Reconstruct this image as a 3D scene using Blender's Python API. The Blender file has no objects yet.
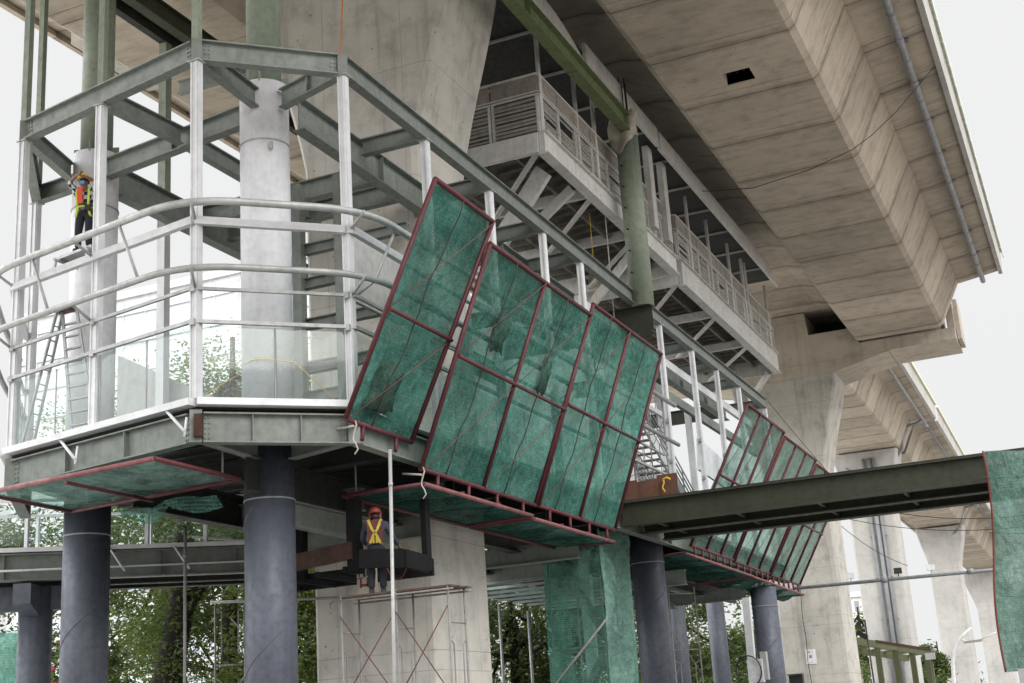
import bpy, bmesh, math, random
from mathutils import Vector, Matrix, Quaternion
random.seed(7)
S = bpy.context.scene
COL = S.collection
R = math.radians
V = Vector
PI = math.pi

# ------------------------------------------------------------------ camera
CAM = V((0, 0, 1.6))
yaw, pit, rol = R(22.857), R(16.251), R(-3.817)
FPX = 1340.7
fw = V((-math.sin(yaw)*math.cos(pit), math.cos(yaw)*math.cos(pit), math.sin(pit)))
rt = V((math.cos(yaw), math.sin(yaw), 0)); up = rt.cross(fw)
cr = rt*math.cos(rol) + up*math.sin(rol); cu = up*math.cos(rol) - rt*math.sin(rol)
cam = bpy.data.objects.new('camera', bpy.data.cameras.new('camera')); COL.objects.link(cam)
M = Matrix((cr, cu, -fw)).transposed().to_4x4(); M.translation = CAM
cam.matrix_world = M
cam.data.sensor_width = 36; cam.data.lens = FPX/1024*36
cam.data.clip_start = .1; cam.data.clip_end = 5000
S.camera = cam

# ------------------------------------------------------------------ materials
def newmat(name):
    m = bpy.data.materials.new(name); m.use_nodes = True
    nt = m.node_tree; nt.nodes.clear()
    return m, nt
def nd(nt, t, **kw):
    n = nt.nodes.new(t)
    for k, v in kw.items():
        if k[0] == 'i' and k[1:].isdigit(): n.inputs[int(k[1:])].default_value = v
        else: setattr(n, k, v)
    return n
def math_n(nt, op, a, b=None, c=None):
    n = nt.nodes.new('ShaderNodeMath'); n.operation = op
    for i, x in enumerate((a, b, c)):
        if x is None: continue
        if isinstance(x, (int, float)): n.inputs[i].default_value = x
        else: nt.links.new(x, n.inputs[i])
    return n.outputs[0]
def noise(nt, vec, scale, detail=6, rough=.6, mapscale=None):
    if mapscale:
        mp = nd(nt, 'ShaderNodeMapping'); mp.inputs['Scale'].default_value = mapscale
        nt.links.new(vec, mp.inputs[0]); vec = mp.outputs[0]
    n = nd(nt, 'ShaderNodeTexNoise'); n.inputs['Scale'].default_value = scale
    n.inputs['Detail'].default_value = detail; n.inputs['Roughness'].default_value = rough
    nt.links.new(vec, n.inputs['Vector']); return n.outputs[0]
def ramp(nt, fac, stops):
    r = nd(nt, 'ShaderNodeValToRGB'); e = r.color_ramp.elements
    while len(e) < len(stops): e.new(.5)
    for k, (p, c) in enumerate(stops):
        e[k].position = p; e[k].color = (c[0], c[1], c[2], 1) if not isinstance(c, (int, float)) else (c, c, c, 1)
    nt.links.new(fac, r.inputs[0]); return r.outputs[0]
def mixc(nt, mode, fac, a, b):
    n = nd(nt, 'ShaderNodeMix', data_type='RGBA', blend_type=mode)
    for k, x in ((0, fac), (6, a), (7, b)):
        if isinstance(x, (int, float)): n.inputs[k].default_value = x
        elif isinstance(x, tuple): n.inputs[k].default_value = (x[0], x[1], x[2], 1)
        else: nt.links.new(x, n.inputs[k])
    return n.outputs[2]
def finish(nt, color, rough, metal=0, bump=None, bstr=.2, bdist=.02, spec=.5):
    p = nd(nt, 'ShaderNodeBsdfPrincipled'); o = nd(nt, 'ShaderNodeOutputMaterial')
    if isinstance(color, tuple): p.inputs['Base Color'].default_value = (*color, 1)
    else: nt.links.new(color, p.inputs['Base Color'])
    if isinstance(rough, (int, float)): p.inputs['Roughness'].default_value = rough
    else: nt.links.new(rough, p.inputs['Roughness'])
    p.inputs['Metallic'].default_value = metal; p.inputs['Specular IOR Level'].default_value = spec
    if bump is not None:
        b = nd(nt, 'ShaderNodeBump'); b.inputs['Strength'].default_value = bstr; b.inputs['Distance'].default_value = bdist
        nt.links.new(bump, b.inputs['Height']); nt.links.new(b.outputs[0], p.inputs['Normal'])
    nt.links.new(p.outputs[0], o.inputs[0]); return p
def sc(c, k): return tuple(x*k for x in c)

def concrete(name, col, seg=None, ties=None, streak=(2.2, 2.2, .18), form=None, dirt=1.0):
    m, nt = newmat(name); L = nt.links
    co = nd(nt, 'ShaderNodeTexCoord').outputs['Object']
    big = noise(nt, co, .22, 8, .62); med = noise(nt, co, 1.3, 7, .65); fine = noise(nt, co, 45, 4, .6)
    st = noise(nt, co, 1.0, 6, .6, streak)
    c = ramp(nt, big, [(.3, sc(col, .80)), (.5, col), (.72, sc(col, 1.13))])
    c = mixc(nt, 'MULTIPLY', .75*dirt, c, ramp(nt, med, [(.32, .66), (.5, .98), (.7, 1.06)]))
    c = mixc(nt, 'MULTIPLY', .8*dirt, c, ramp(nt, st, [(.28, .62), (.46, .98), (.7, 1.05)]))
    c = mixc(nt, 'MULTIPLY', .35, c, ramp(nt, fine, [(.3, .78), (.6, 1.05)]))
    spk = noise(nt, co, 5.5, 2, .5)
    c = mixc(nt, 'MULTIPLY', .7, c, ramp(nt, spk, [(.24, .40), (.30, 1.0)]))
    sx = nd(nt, 'ShaderNodeSeparateXYZ'); L.new(co, sx.inputs[0])
    if seg:                                                     # cast segments: tone varies, damp bands beside joints
        y = math_n(nt, 'DIVIDE', math_n(nt, 'ADD', sx.outputs[1], -seg[1]), seg[0])
        idn = math_n(nt, 'FLOOR', y); fr = math_n(nt, 'FRACT', y)
        wn = nd(nt, 'ShaderNodeTexWhiteNoise', noise_dimensions='1D'); L.new(idn, wn.inputs['W'])
        c = mixc(nt, 'MULTIPLY', 1, c, ramp(nt, wn.outputs[0], [(0, .80), (1, 1.10)]))
        ed = math_n(nt, 'ABSOLUTE', math_n(nt, 'SUBTRACT', fr, .5))
        wob = noise(nt, co, 2.4, 6, .7, (.45, 1, 1))
        edm = math_n(nt, 'ADD', ed, math_n(nt, 'MULTIPLY', math_n(nt, 'SUBTRACT', wob, .5), .34))
        c = mixc(nt, 'MULTIPLY', .7, c, ramp(nt, edm, [(.40, 1.0), (.50, .56)]))
        # long form-board scratches across the soffit
        sl = noise(nt, co, 1.0, 7, .7, (.5, 5, .5)); c = mixc(nt, 'MULTIPLY', .2, c, ramp(nt, sl, [(.32, .62), (.48, 1.0), (.68, 1.12)]))
        c = mixc(nt, 'MULTIPLY', .8, c, ramp(nt, math_n(nt, 'ABSOLUTE', math_n(nt, 'SUBTRACT', fr, .5)), [(.4905, 1.0), (.4945, .30)]))
    if ties:
        def cell(o, s):
            f_ = math_n(nt, 'FRACT', math_n(nt, 'DIVIDE', o, s)); return math_n(nt, 'MULTIPLY', math_n(nt, 'SUBTRACT', f_, .5), s)
        def sq(x): return math_n(nt, 'MULTIPLY', x, x)
        a = cell(math_n(nt, 'ADD', sx.outputs[0], sx.outputs[1]), ties[0]); b = cell(sx.outputs[2], ties[1])
        d = math_n(nt, 'SQRT', math_n(nt, 'ADD', sq(a), sq(b)))
        c = mixc(nt, 'MULTIPLY', .85, c, ramp(nt, d, [(.018, .25), (.034, 1.0)]))
    if form:                                                    # board joints of the formwork
        def line(o, s, w):
            f_ = math_n(nt, 'FRACT', math_n(nt, 'DIVIDE', o, s)); return math_n(nt, 'LESS_THAN', f_, w/s)
        ln = math_n(nt, 'MAXIMUM', line(math_n(nt, 'ADD', sx.outputs[0], math_n(nt, 'MULTIPLY', sx.outputs[1], .93)), form[0], .018), line(sx.outputs[2], form[1], .022))
        c = mixc(nt, 'MULTIPLY', math_n(nt, 'MULTIPLY', ln, .5), c, (.4, .4, .4))
    bm_ = math_n(nt, 'ADD', math_n(nt, 'MULTIPLY', med, .6), math_n(nt, 'MULTIPLY', fine, .4))
    finish(nt, c, ramp(nt, med, [(.3, .92), (.7, .74)]), bump=bm_, bstr=.35, bdist=.03, spec=.25)
    return m

def paint(name, col, rough=.5, dirt=.4, rust=0.0, metal=0, scale=1.0, dirtcol=.55, streak=True, spec=.4):
    m, nt = newmat(name)
    co = nd(nt, 'ShaderNodeTexCoord').outputs['Object']
    a = noise(nt, co, .9*scale, 7, .65); b = noise(nt, co, 6*scale, 6, .65); f_ = noise(nt, co, 40, 3, .6)
    st = noise(nt, co, 1.0, 6, .6, (5, 5, .45) if streak else (3, 3, 3))
    c = ramp(nt, a, [(.3, sc(col, .84)), (.7, sc(col, 1.1))])
    c = mixc(nt, 'MULTIPLY', dirt, c, ramp(nt, b, [(.34, dirtcol), (.55, 1.0)]))
    c = mixc(nt, 'MULTIPLY', dirt, c, ramp(nt, st, [(.33, dirtcol+.1), (.52, 1.0)]))
    if rust:
        rn = noise(nt, co, 2.3*scale, 8, .72)
        c = mixc(nt, 'MIX', ramp(nt, rn, [(.62-rust*.2, 0.0), (.70-rust*.2, .85)]), c, (.13, .052, .026))
    oi = nd(nt, 'ShaderNodeObjectInfo'); c = mixc(nt, 'MULTIPLY', 1, c, ramp(nt, oi.outputs['Random'], [(0, .86), (1, 1.06)]))
    rr = ramp(nt, b, [(.3, min(1, rough+.18)), (.7, rough-.08)])
    finish(nt, c, rr, metal, f_, .12, .01, spec)
    return m

def netting(name, col, open_=.22, light=(.25, .42, .34), weave=1.0):
    m, nt = newmat(name); L = nt.links
    co0 = nd(nt, 'ShaderNodeTexCoord').outputs['Object']; oi = nd(nt, 'ShaderNodeObjectInfo').outputs['Random']
    ad = nd(nt, 'ShaderNodeVectorMath', operation='ADD'); L.new(co0, ad.inputs[0]); L.new(math_n(nt, 'MULTIPLY', oi, 83.0), ad.inputs[1]); co = ad.outputs[0]
    a = noise(nt, co, .8, 7, .65); b = noise(nt, co, 4.5, 7, .75)
    fold = noise(nt, co, 1.6, 6, .65, (2.0, 2.0, .8)); dust = noise(nt, co, .75, 8, .72)
    def ridge(scale, mp, lo):
        n_ = noise(nt, co, scale, 5, .62, mp); d_ = math_n(nt, 'ABSOLUTE', math_n(nt, 'SUBTRACT', n_, .5))
        return ramp(nt, d_, [(0.0, 1.0), (lo, 0.0)])
    r1 = ridge(1.5, (2, 2, .8), .016); r2 = ridge(2.6, (1.2, 1.2, 2.2), .012)
    c = ramp(nt, a, [(.28, sc(col, .62)), (.5, col), (.75, sc(col, 1.5))])
    c = mixc(nt, 'MIX', ramp(nt, dust, [(.52, 0.0), (.66, .42), (.8, .6)]), c, light)
    c = mixc(nt, 'MULTIPLY', .75, c, ramp(nt, b, [(.32, .55), (.6, 1.15)]))
    c = mixc(nt, 'MIX', math_n(nt, 'MULTIPLY', r1, .45), c, light)
    c = mixc(nt, 'MULTIPLY', math_n(nt, 'MULTIPLY', r2, .6), c, (.35, .4, .4))
    c = mixc(nt, 'MULTIPLY', 1, c, ramp(nt, oi, [(0, .74), (1, 1.16)]))
    sx = nd(nt, 'ShaderNodeSeparateXYZ'); L.new(co0, sx.inputs[0])        # knitted strands
    wv = math_n(nt, 'SINE', math_n(nt, 'MULTIPLY', math_n(nt, 'ADD', sx.outputs[0], math_n(nt, 'ADD', sx.outputs[1], math_n(nt, 'MULTIPLY', fold, .10))), 150))
    wz = math_n(nt, 'SINE', math_n(nt, 'MULTIPLY', math_n(nt, 'ADD', sx.outputs[2], math_n(nt, 'MULTIPLY', fold, .08)), 96))
    wm = math_n(nt, 'MULTIPLY', math_n(nt, 'ADD', wv, wz), .5)
    c = mixc(nt, 'MULTIPLY', .26*weave, c, ramp(nt, math_n(nt, 'ADD', math_n(nt, 'MULTIPLY', wm, .5), .5), [(.2, .6), (.8, 1.2)]))
    df = nd(nt, 'ShaderNodeBsdfDiffuse'); tl = nd(nt, 'ShaderNodeBsdfTranslucent'); tr = nd(nt, 'ShaderNodeBsdfTransparent')
    L.new(c, df.inputs[0]); L.new(c, tl.inputs[0])
    tr.inputs[0].default_value = (.72, .95, .85, 1)
    bp = nd(nt, 'ShaderNodeBump'); bp.inputs['Strength'].default_value = 1.0; bp.inputs['Distance'].default_value = .30
    L.new(fold, bp.inputs['Height'])
    bp2 = nd(nt, 'ShaderNodeBump'); bp2.inputs['Strength'].default_value = .8; bp2.inputs['Distance'].default_value = .06
    L.new(b, bp2.inputs['Height']); L.new(bp.outputs[0], bp2.inputs['Normal'])
    L.new(bp2.outputs[0], df.inputs['Normal'])
    m1 = nd(nt, 'ShaderNodeMixShader'); m1.inputs[0].default_value = .32; L.new(df.outputs[0], m1.inputs[1]); L.new(tl.outputs[0], m1.inputs[2])
    hole = ramp(nt, noise(nt, co, 1.7, 8, .75), [(.3, open_*1.7), (.5, open_), (.72, open_*.4)])
    hole = math_n(nt, 'MULTIPLY', hole, ramp(nt, wm, [(0, 1.25), (1, .7)]))
    m2 = nd(nt, 'ShaderNodeMixShader'); L.new(hole, m2.inputs[0]); L.new(m1.outputs[0], m2.inputs[1]); L.new(tr.outputs[0], m2.inputs[2])
    o = nd(nt, 'ShaderNodeOutputMaterial'); L.new(m2.outputs[0], o.inputs[0])
    return m

def glass(name, tint=(.93, .97, .96), haze=.05):
    m, nt = newmat(name); L = nt.links
    tr = nd(nt, 'ShaderNodeBsdfTransparent'); tr.inputs[0].default_value = (*tint, 1)
    gl = nd(nt, 'ShaderNodeBsdfGlossy'); gl.inputs['Roughness'].default_value = .03
    df = nd(nt, 'ShaderNodeBsdfDiffuse'); df.inputs[0].default_value = (.75, .78, .78, 1)
    lw = nd(nt, 'ShaderNodeLayerWeight'); lw.inputs[0].default_value = .5
    fr = math_n(nt, 'ADD', .025, math_n(nt, 'MULTIPLY', math_n(nt, 'POWER', lw.outputs['Facing'], 5), .6))
    co = nd(nt, 'ShaderNodeTexCoord').outputs['Object']
    hz = ramp(nt, noise(nt, co, 1.5, 6, .7), [(.3, haze*.4), (.7, haze*1.8)])
    m1 = nd(nt, 'ShaderNodeMixShader'); L.new(fr, m1.inputs[0]); L.new(tr.outputs[0], m1.inputs[1]); L.new(gl.outputs[0], m1.inputs[2])
    m2 = nd(nt, 'ShaderNodeMixShader'); L.new(hz, m2.inputs[0]); L.new(m1.outputs[0], m2.inputs[1]); L.new(df.outputs[0], m2.inputs[2])
    o = nd(nt, 'ShaderNodeOutputMaterial'); L.new(m2.outputs[0], o.inputs[0])
    return m

def leafmat(name, c1, c2):
    m, nt = newmat(name); L = nt.links
    g = nd(nt, 'ShaderNodeTexCoord').outputs['Object']
    c = ramp(nt, noise(nt, g, 9, 2, .5), [(.3, c1), (.7, c2)])
    c = mixc(nt, 'MULTIPLY', .7, c, ramp(nt, noise(nt, g, .7, 3, .5), [(.35, .55), (.65, 1.25)]))
    df = nd(nt, 'ShaderNodeBsdfPrincipled'); L.new(c, df.inputs['Base Color']); df.inputs['Roughness'].default_value = .5
    tl = nd(nt, 'ShaderNodeBsdfTranslucent'); L.new(mixc(nt, 'MULTIPLY', 1, c, (1.5, 1.7, .6)), tl.inputs[0])
    ms = nd(nt, 'ShaderNodeMixShader'); ms.inputs[0].default_value = .35; L.new(df.outputs[0], ms.inputs[1]); L.new(tl.outputs[0], ms.inputs[2])
    o = nd(nt, 'ShaderNodeOutputMaterial'); L.new(ms.outputs[0], o.inputs[0]); return m
def plain(name, col, rough=.6, metal=0):
    m, nt = newmat(name)
    co = nd(nt, 'ShaderNodeTexCoord').outputs['Object']
    finish(nt, ramp(nt, noise(nt, co, 7, 5, .65), [(.3, sc(col, .8)), (.7, sc(col, 1.12))]), rough, metal)
    return m

MT = {}
MT['deck'] = concrete('viaduct_concrete', (.47, .405, .335), seg=(3.68, 36.81), streak=(.5, 3.2, .5), dirt=.85)
MT['pier'] = concrete('pier_concrete', (.52, .50, .46), ties=(1.9, 1.55), form=(2.4, 3.1), dirt=1.0)
MT['pierwarm'] = concrete('crosshead_concrete', (.50, .445, .38), ties=(2.1, 1.7), form=(2.4, 2.6), dirt=.8)
MT['farpier'] = concrete('far_pier_concrete', (.46, .45, .43), form=(3.4, 3.3), dirt=.5)
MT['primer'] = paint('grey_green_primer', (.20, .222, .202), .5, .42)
MT['primer_shade'] = paint('shaded_primer', (.026, .029, .026), .55, .5)  # same primer with the shade of the undersides put into its colour
MT['olive'] = paint('olive_girder_paint', (.040, .044, .026), .5, .45)
MT['moss'] = paint('mossy_green_paint', (.145, .185, .085), .55, .55, rust=.12)
MT['colgreen'] = paint('weathered_green_tube', (.235, .275, .215), .5, .42, rust=.02, dirtcol=.6)
MT['bluegrey'] = paint('blue_grey_column_paint', (.098, .108, .140), .45, .6, spec=.4, dirtcol=.62)
MT['white'] = paint('white_steel', (.72, .73, .76), .5, .3, dirtcol=.72)
MT['wrap'] = paint('white_column_wrap', (.76, .77, .81), .55, .38, dirtcol=.7)
MT['galv'] = paint('galvanised_rail', (.42, .43, .43), .42, .35, metal=.25)
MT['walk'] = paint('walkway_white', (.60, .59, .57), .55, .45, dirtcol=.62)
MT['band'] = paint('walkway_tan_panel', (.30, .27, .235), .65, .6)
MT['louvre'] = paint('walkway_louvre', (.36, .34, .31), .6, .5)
MT['dark'] = paint('shaded_soffit_sheet', (.018, .0175, .017), .7, .5)  # sheet colour lowered to carry the shade on the undersides
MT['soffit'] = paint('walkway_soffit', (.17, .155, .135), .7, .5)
MT['maroon'] = paint('maroon_frame_paint', (.105, .022, .030), .5, .5, rust=.05)
MT['maroonpale'] = paint('scuffed_maroon_tube', (.27, .105, .11), .55, .65)
MT['blacksteel'] = paint('black_steel', (.014, .014, .015), .85, .4, spec=.1)
MT['rust'] = paint('rusty_steel', (.058, .027, .019), .8, .6)
MT['net'] = netting('green_safety_net', (.098, .285, .235), .11, (.32, .50, .44))
MT['netlite'] = netting('pale_green_net', (.32, .56, .49), .04, (.40, .56, .5))
MT['mint'] = netting('mint_fence_net', (.28, .62, .52), .12, (.5, .7, .62))
MT['netleft'] = netting('thin_left_net', (.20, .33, .29), .30, (.42, .50, .46))
MT['netcurtain'] = netting('curtain_net', (.21, .38, .32), .10, (.52, .66, .6))
MT['netpale'] = netting('thin_grey_green_net', (.19, .33, .29), .32, (.42, .52, .49))
MT['netdk'] = netting('flat_green_net', (.045, .13, .108), .15)
MT['netvoid'] = netting('open_green_net', (.22, .46, .39), .46)
MT['glass'] = glass('clear_panel')
MT['pipe'] = paint('grey_drain_pipe', (.27, .28, .30), .45, .4)
MT['pale'] = paint('pale_trim', (.78, .77, .58), .6, .4)
MT['paleg'] = paint('pale_green_trim', (.72, .82, .74), .6, .3)
MT['ply'] = paint('brown_plywood', (.12, .055, .035), .75, .5)
MT['yellow'] = plain('yellow_strap', (.65, .42, .02))
MT['black'] = plain('black_rubber', (.015, .015, .017), .5)
MT['wire'] = plain('dark_wire', (.03, .03, .03), .6)
MT['pinkwire'] = plain('rusty_wire', (.16, .06, .055), .7)
MT['rope'] = plain('frayed_rope', (.45, .42, .37), .9)
MT['redrope'] = plain('red_brown_rope', (.17, .04, .028), .9)
MT['orange'] = plain('orange_cord', (.6, .2, .06), .8)
MT['scaf'] = paint('scaffold_tube_galv', (.27, .26, .255), .45, .5, rust=.10)
MT['scafred'] = paint('scaffold_brace_red', (.13, .045, .048), .6, .5)
MT['plank'] = paint('scaffold_plank', (.11, .075, .06), .8, .6)
MT['board'] = paint('painted_sign_board', (.42, .36, .30), .7, .4)
MT['ink'] = plain('black_lettering', (.02, .02, .025), .7)
MT['inkred'] = plain('maroon_lettering', (.12, .02, .03), .7)
MT['signwhite'] = plain('white_sign', (.75, .76, .78), .5)
MT['tarp'] = paint('torn_tarpaulin', (.44, .40, .34), .85, .5)
MT['bark'] = paint('tree_bark', (.022, .018, .014), .9, .6)
MT['leaf'] = leafmat('dark_leaves', (.034, .060, .018), (.10, .135, .04))
MT['leaflite'] = leafmat('light_leaves', (.055, .085, .02), (.13, .16, .045))
MT['flower'] = plain('pink_petals', (.5, .06, .12))
MT['bldwhite'] = paint('white_facade', (.60, .62, .63), .5, .15)
MT['bldblue'] = plain('blue_window_band', (.46, .52, .58), .4)
MT['aptwall'] = paint('pale_apartment_wall', (.72, .70, .66), .7, .2)
MT['aptwin'] = plain('apartment_window', (.25, .28, .32), .2)
MT['canopy'] = paint('canopy_green_paint', (.085, .095, .042), .5, .4)
MT['lampwhite'] = plain('white_lamp_pole', (.72, .73, .74), .4)
MT['grey'] = paint('grey_panel', (.40, .40, .39), .6, .3)
MT['road'] = concrete('asphalt', (.055, .055, .057), dirt=.6)
MT['paving'] = concrete('pavement', (.30, .29, .27), dirt=.8)
MT['soil'] = concrete('ground_soil', (.29, .27, .24), dirt=.9)
MT['bounce_slab'] = concrete('pale_bounce_slab', (.70, .675, .62), dirt=.5)  # very pale so that it reflects light upward
MT['linewhite'] = plain('road_paint', (.7, .7, .68), .7)
# people
MT['skin'] = plain('brown_skin', (.20, .10, .065), .55)
MT['navy'] = plain('navy_denim', (.012, .014, .024), .85)
MT['navyshirt'] = plain('navy_shirt', (.03, .035, .06), .85)
MT['hatyellow'] = plain('yellow_helmet', (.85, .52, .02), .35)
MT['hatred'] = plain('red_helmet', (.21, .032, .026), .4)
MT['vest_shade'] = plain('shaded_orange_vest', (.09, .02, .016), .8)  # orange vest with the shade on its wearer put into the colour
MT['vest'] = plain('orange_vest', (.62, .075, .025), .7)
MT['lime'] = plain('lime_strap', (.45, .60, .06), .6)
MT['vestyel'] = plain('yellow_strip', (.36, .29, .03), .6)
MT['boot'] = plain('black_boot', (.015, .014, .013), .5)
MT['hair'] = plain('black_hair', (.012, .010, .009), .6)
MT['blue'] = plain('blue_mask', (.15, .28, .5), .7)
def checkmat():
    m, nt = newmat('checked_shirt'); co = nd(nt, 'ShaderNodeTexCoord').outputs['Object']
    ck = nd(nt, 'ShaderNodeTexChecker'); ck.inputs['Scale'].default_value = 11
    ck.inputs[1].default_value = (.5, .5, .5, 1); ck.inputs[2].default_value = (.02, .02, .022, 1)
    nt.links.new(co, ck.inputs[0]); finish(nt, ck.outputs[0], .85); return m
MT['check'] = checkmat()

# ------------------------------------------------------------------ mesh builder
BASE = {}
class MB:
    def __init__(s): s.v = []; s.f = []; s.sm = []; s.mi = []; s.m = 0
    def add(s, vs, fs, smooth=False):
        o = len(s.v); s.v += [V(x) for x in vs]
        for f in fs: s.f.append([o+i for i in f]); s.sm.append(smooth); s.mi.append(s.m)
    def box(s, c, d, rz=0):
        c = V(c); h = V(d)/2; q = Matrix.Rotation(rz, 3, 'Z')
        vs = [c + q @ V((sx*h.x, sy*h.y, sz*h.z)) for sx in (-1, 1) for sy in (-1, 1) for sz in (-1, 1)]
        s.add(vs, [(0,1,3,2),(4,6,7,5),(0,4,5,1),(2,3,7,6),(0,2,6,4),(1,5,7,3)])
    def bar(s, p, q, w, h, upv=(0, 0, 1)):
        p, q = V(p), V(q); d = (q-p).normalized(); u = V(upv)
        if abs(d.dot(u)) > .98: u = V((0, 1, 0))
        x = d.cross(u).normalized(); u = x.cross(d).normalized()
        vs = [a + x*sx*w/2 + u*sy*h/2 for a in (p, q) for sx, sy in ((-1,-1),(1,-1),(1,1),(-1,1))]
        s.add(vs, [(3,2,1,0),(4,5,6,7),(0,1,5,4),(1,2,6,5),(2,3,7,6),(3,0,4,7)])
    def ibeam(s, p, q, depth, w, tf=.03, tw=.022, upv=(0, 0, 1), stiff=0):
        """p, q: centre line of the top of the beam"""
        p, q = V(p), V(q); d = (q-p).normalized(); u = V(upv); x = d.cross(u).normalized(); u = x.cross(d).normalized()
        s.bar(p - u*tf/2, q - u*tf/2, w, tf, u)
        s.bar(p - u*(depth-tf/2), q - u*(depth-tf/2), w, tf, u)
        s.bar(p - u*depth/2, q - u*depth/2, tw, depth-2*tf, u)
        L = (q-p).length
        for k in range(stiff):
            a = p + d*(L*(k+1)/(stiff+1)) - u*depth/2
            s.bar(a - d*.008, a + d*.008, w*.92, depth-2*tf-.004, u)
    def ring(s, c, r, n, d, ph=0):
        d = V(d).normalized(); a = d.orthogonal().normalized() if abs(d.z) < .99 else V((1, 0, 0)); b = d.cross(a)
        return [V(c) + a*r*math.cos(ph+2*PI*k/n) + b*r*math.sin(ph+2*PI*k/n) for k in range(n)]
    def tube(s, pts, r, n=10, caps=True):
        pts = [V(p) for p in pts]; o = len(s.v); N = len(pts)
        rr = r if isinstance(r, (list, tuple)) else [r]*N
        a = None
        for i, p in enumerate(pts):
            d = (pts[min(i+1, N-1)] - pts[max(i-1, 0)]).normalized()
            if a is None: a = d.orthogonal().normalized()
            a = (a - d*a.dot(d)).normalized(); b = d.cross(a)
            s.v += [p + (a*math.cos(2*PI*k/n) + b*math.sin(2*PI*k/n))*rr[i] for k in range(n)]
        for i in range(N-1):
            for k in range(n):
                k2 = (k+1) % n
                s.f.append([o+i*n+k, o+i*n+k2, o+(i+1)*n+k2, o+(i+1)*n+k]); s.sm.append(True); s.mi.append(s.m)
        if caps:
            s.f.append([o+k for k in range(n)][::-1]); s.f.append([o+(N-1)*n+k for k in range(n)])
            s.sm += [False]*2; s.mi += [s.m]*2
    def loft(s, loops, caps=True, smooth=False):
        o = len(s.v); n = len(loops[0])
        for l in loops: s.v += [V(p) for p in l]
        for i in range(len(loops)-1):
            for k in range(n):
                k2 = (k+1) % n
                s.f.append([o+i*n+k, o+i*n+k2, o+(i+1)*n+k2, o+(i+1)*n+k]); s.sm.append(smooth); s.mi.append(s.m)
        if caps:
            s.f.append([o+k for k in range(n)][::-1]); s.f.append([o+(len(loops)-1)*n+k for k in range(n)])
            s.sm += [False]*2; s.mi += [s.m]*2
    def prism(s, poly, vec):
        vec = V(vec); a = [V(p) for p in poly]; s.loft([a, [p+vec for p in a]])
    def build(s, name, mat, parent=None, bevel=0):
        b = BASE.get(parent.name, V((0, 0, 0))) if parent else V((0, 0, 0))
        me = bpy.data.meshes.new(name); me.from_pydata([p-b for p in s.v], [], s.f)
        mats = mat if isinstance(mat, (list, tuple)) else [mat]
        for m in mats: me.materials.append(MT[m] if isinstance(m, str) else m)
        me.polygons.foreach_set('use_smooth', s.sm); me.polygons.foreach_set('material_index', s.mi)
        bm = bmesh.new(); bm.from_mesh(me); bmesh.ops.recalc_face_normals(bm, faces=bm.faces); bm.to_mesh(me); bm.free()
        me.update()
        o = bpy.data.objects.new(name, me); COL.objects.link(o)
        if parent: o.parent = parent
        BASE[o.name] = b
        if bevel:
            md = o.modifiers.new('bevel', 'BEVEL'); md.width = bevel; md.segments = 2; md.limit_method = 'ANGLE'; md.angle_limit = R(40)
        return o
def tag(o, label, cat, group=None, kind=None):
    o['label'] = label; o['category'] = cat
    if group: o['group'] = group
    if kind: o['kind'] = kind
    return o
def thing(name, label, cat, loc=(0, 0, 0), group=None):
    o = bpy.data.objects.new(name, None); COL.objects.link(o); o.location = loc; o.empty_display_size = .2
    BASE[o.name] = V(loc); return tag(o, label, cat, group)
def solo(name, mb, mat, label, cat, loc=None, group=None):
    """one-mesh thing with its origin at loc"""
    if loc is None:
        n = len(mb.v); loc = sum(mb.v, V())/n; loc.z = min(p.z for p in mb.v)
    loc = V(loc); mb.v = [p-loc for p in mb.v]
    o = mb.build(name, mat); o.location = loc; BASE[o.name] = loc
    return tag(o, label, cat, group)
def struct(name, mb, mat): o = mb.build(name, mat); o['kind'] = 'structure'; return o
def P(mbfun, name, mat, parent):
    mb = MB(); mbfun(mb); return mb.build(name, mat, parent)
def ib(parent, name, p, q, depth, w, mat='primer', stiff=0, tf=.03, tw=.022):
    mb = MB(); mb.ibeam(p, q, depth, w, tf, tw, stiff=stiff); return mb.build(name, mat, parent)
def br(parent, name, p, q, w, h, mat, upv=(0, 0, 1), bevel=0):
    mb = MB(); mb.bar(p, q, w, h, upv); return mb.build(name, mat, parent, bevel)
def tb(parent, name, pts, r, mat, n=10):
    mb = MB(); mb.tube(pts, r, n); return mb.build(name, mat, parent)
def copy_tree(o, parent=None):
    c = o.copy(); COL.objects.link(c)
    if parent: c.parent = parent
    BASE[c.name] = BASE.get(o.name, V())
    for ch in list(o.children):
        if ch.name in COL.objects: copy_tree(ch, c)
    return c
def text_obj(name, s, size, mat, parent, mtx, depth=.004):
    cu_ = bpy.data.curves.new(name, 'FONT'); cu_.body = s; cu_.size = size; cu_.extrude = depth; cu_.align_x = 'CENTER'; cu_.align_y = 'CENTER'
    cu_.materials.append(MT[mat])
    o = bpy.data.objects.new(name, cu_); COL.objects.link(o); o.parent = parent
    m = mtx.copy(); m.translation -= BASE[parent.name]
    bpy.context.view_layer.update(); me = bpy.data.meshes.new_from_object(o.evaluated_get(bpy.context.evaluated_depsgraph_get()))
    bpy.data.objects.remove(o); me.transform(m); me.materials.clear(); me.materials.append(MT[mat])
    o = bpy.data.objects.new(name, me); COL.objects.link(o); o.parent = parent; return o

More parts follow.
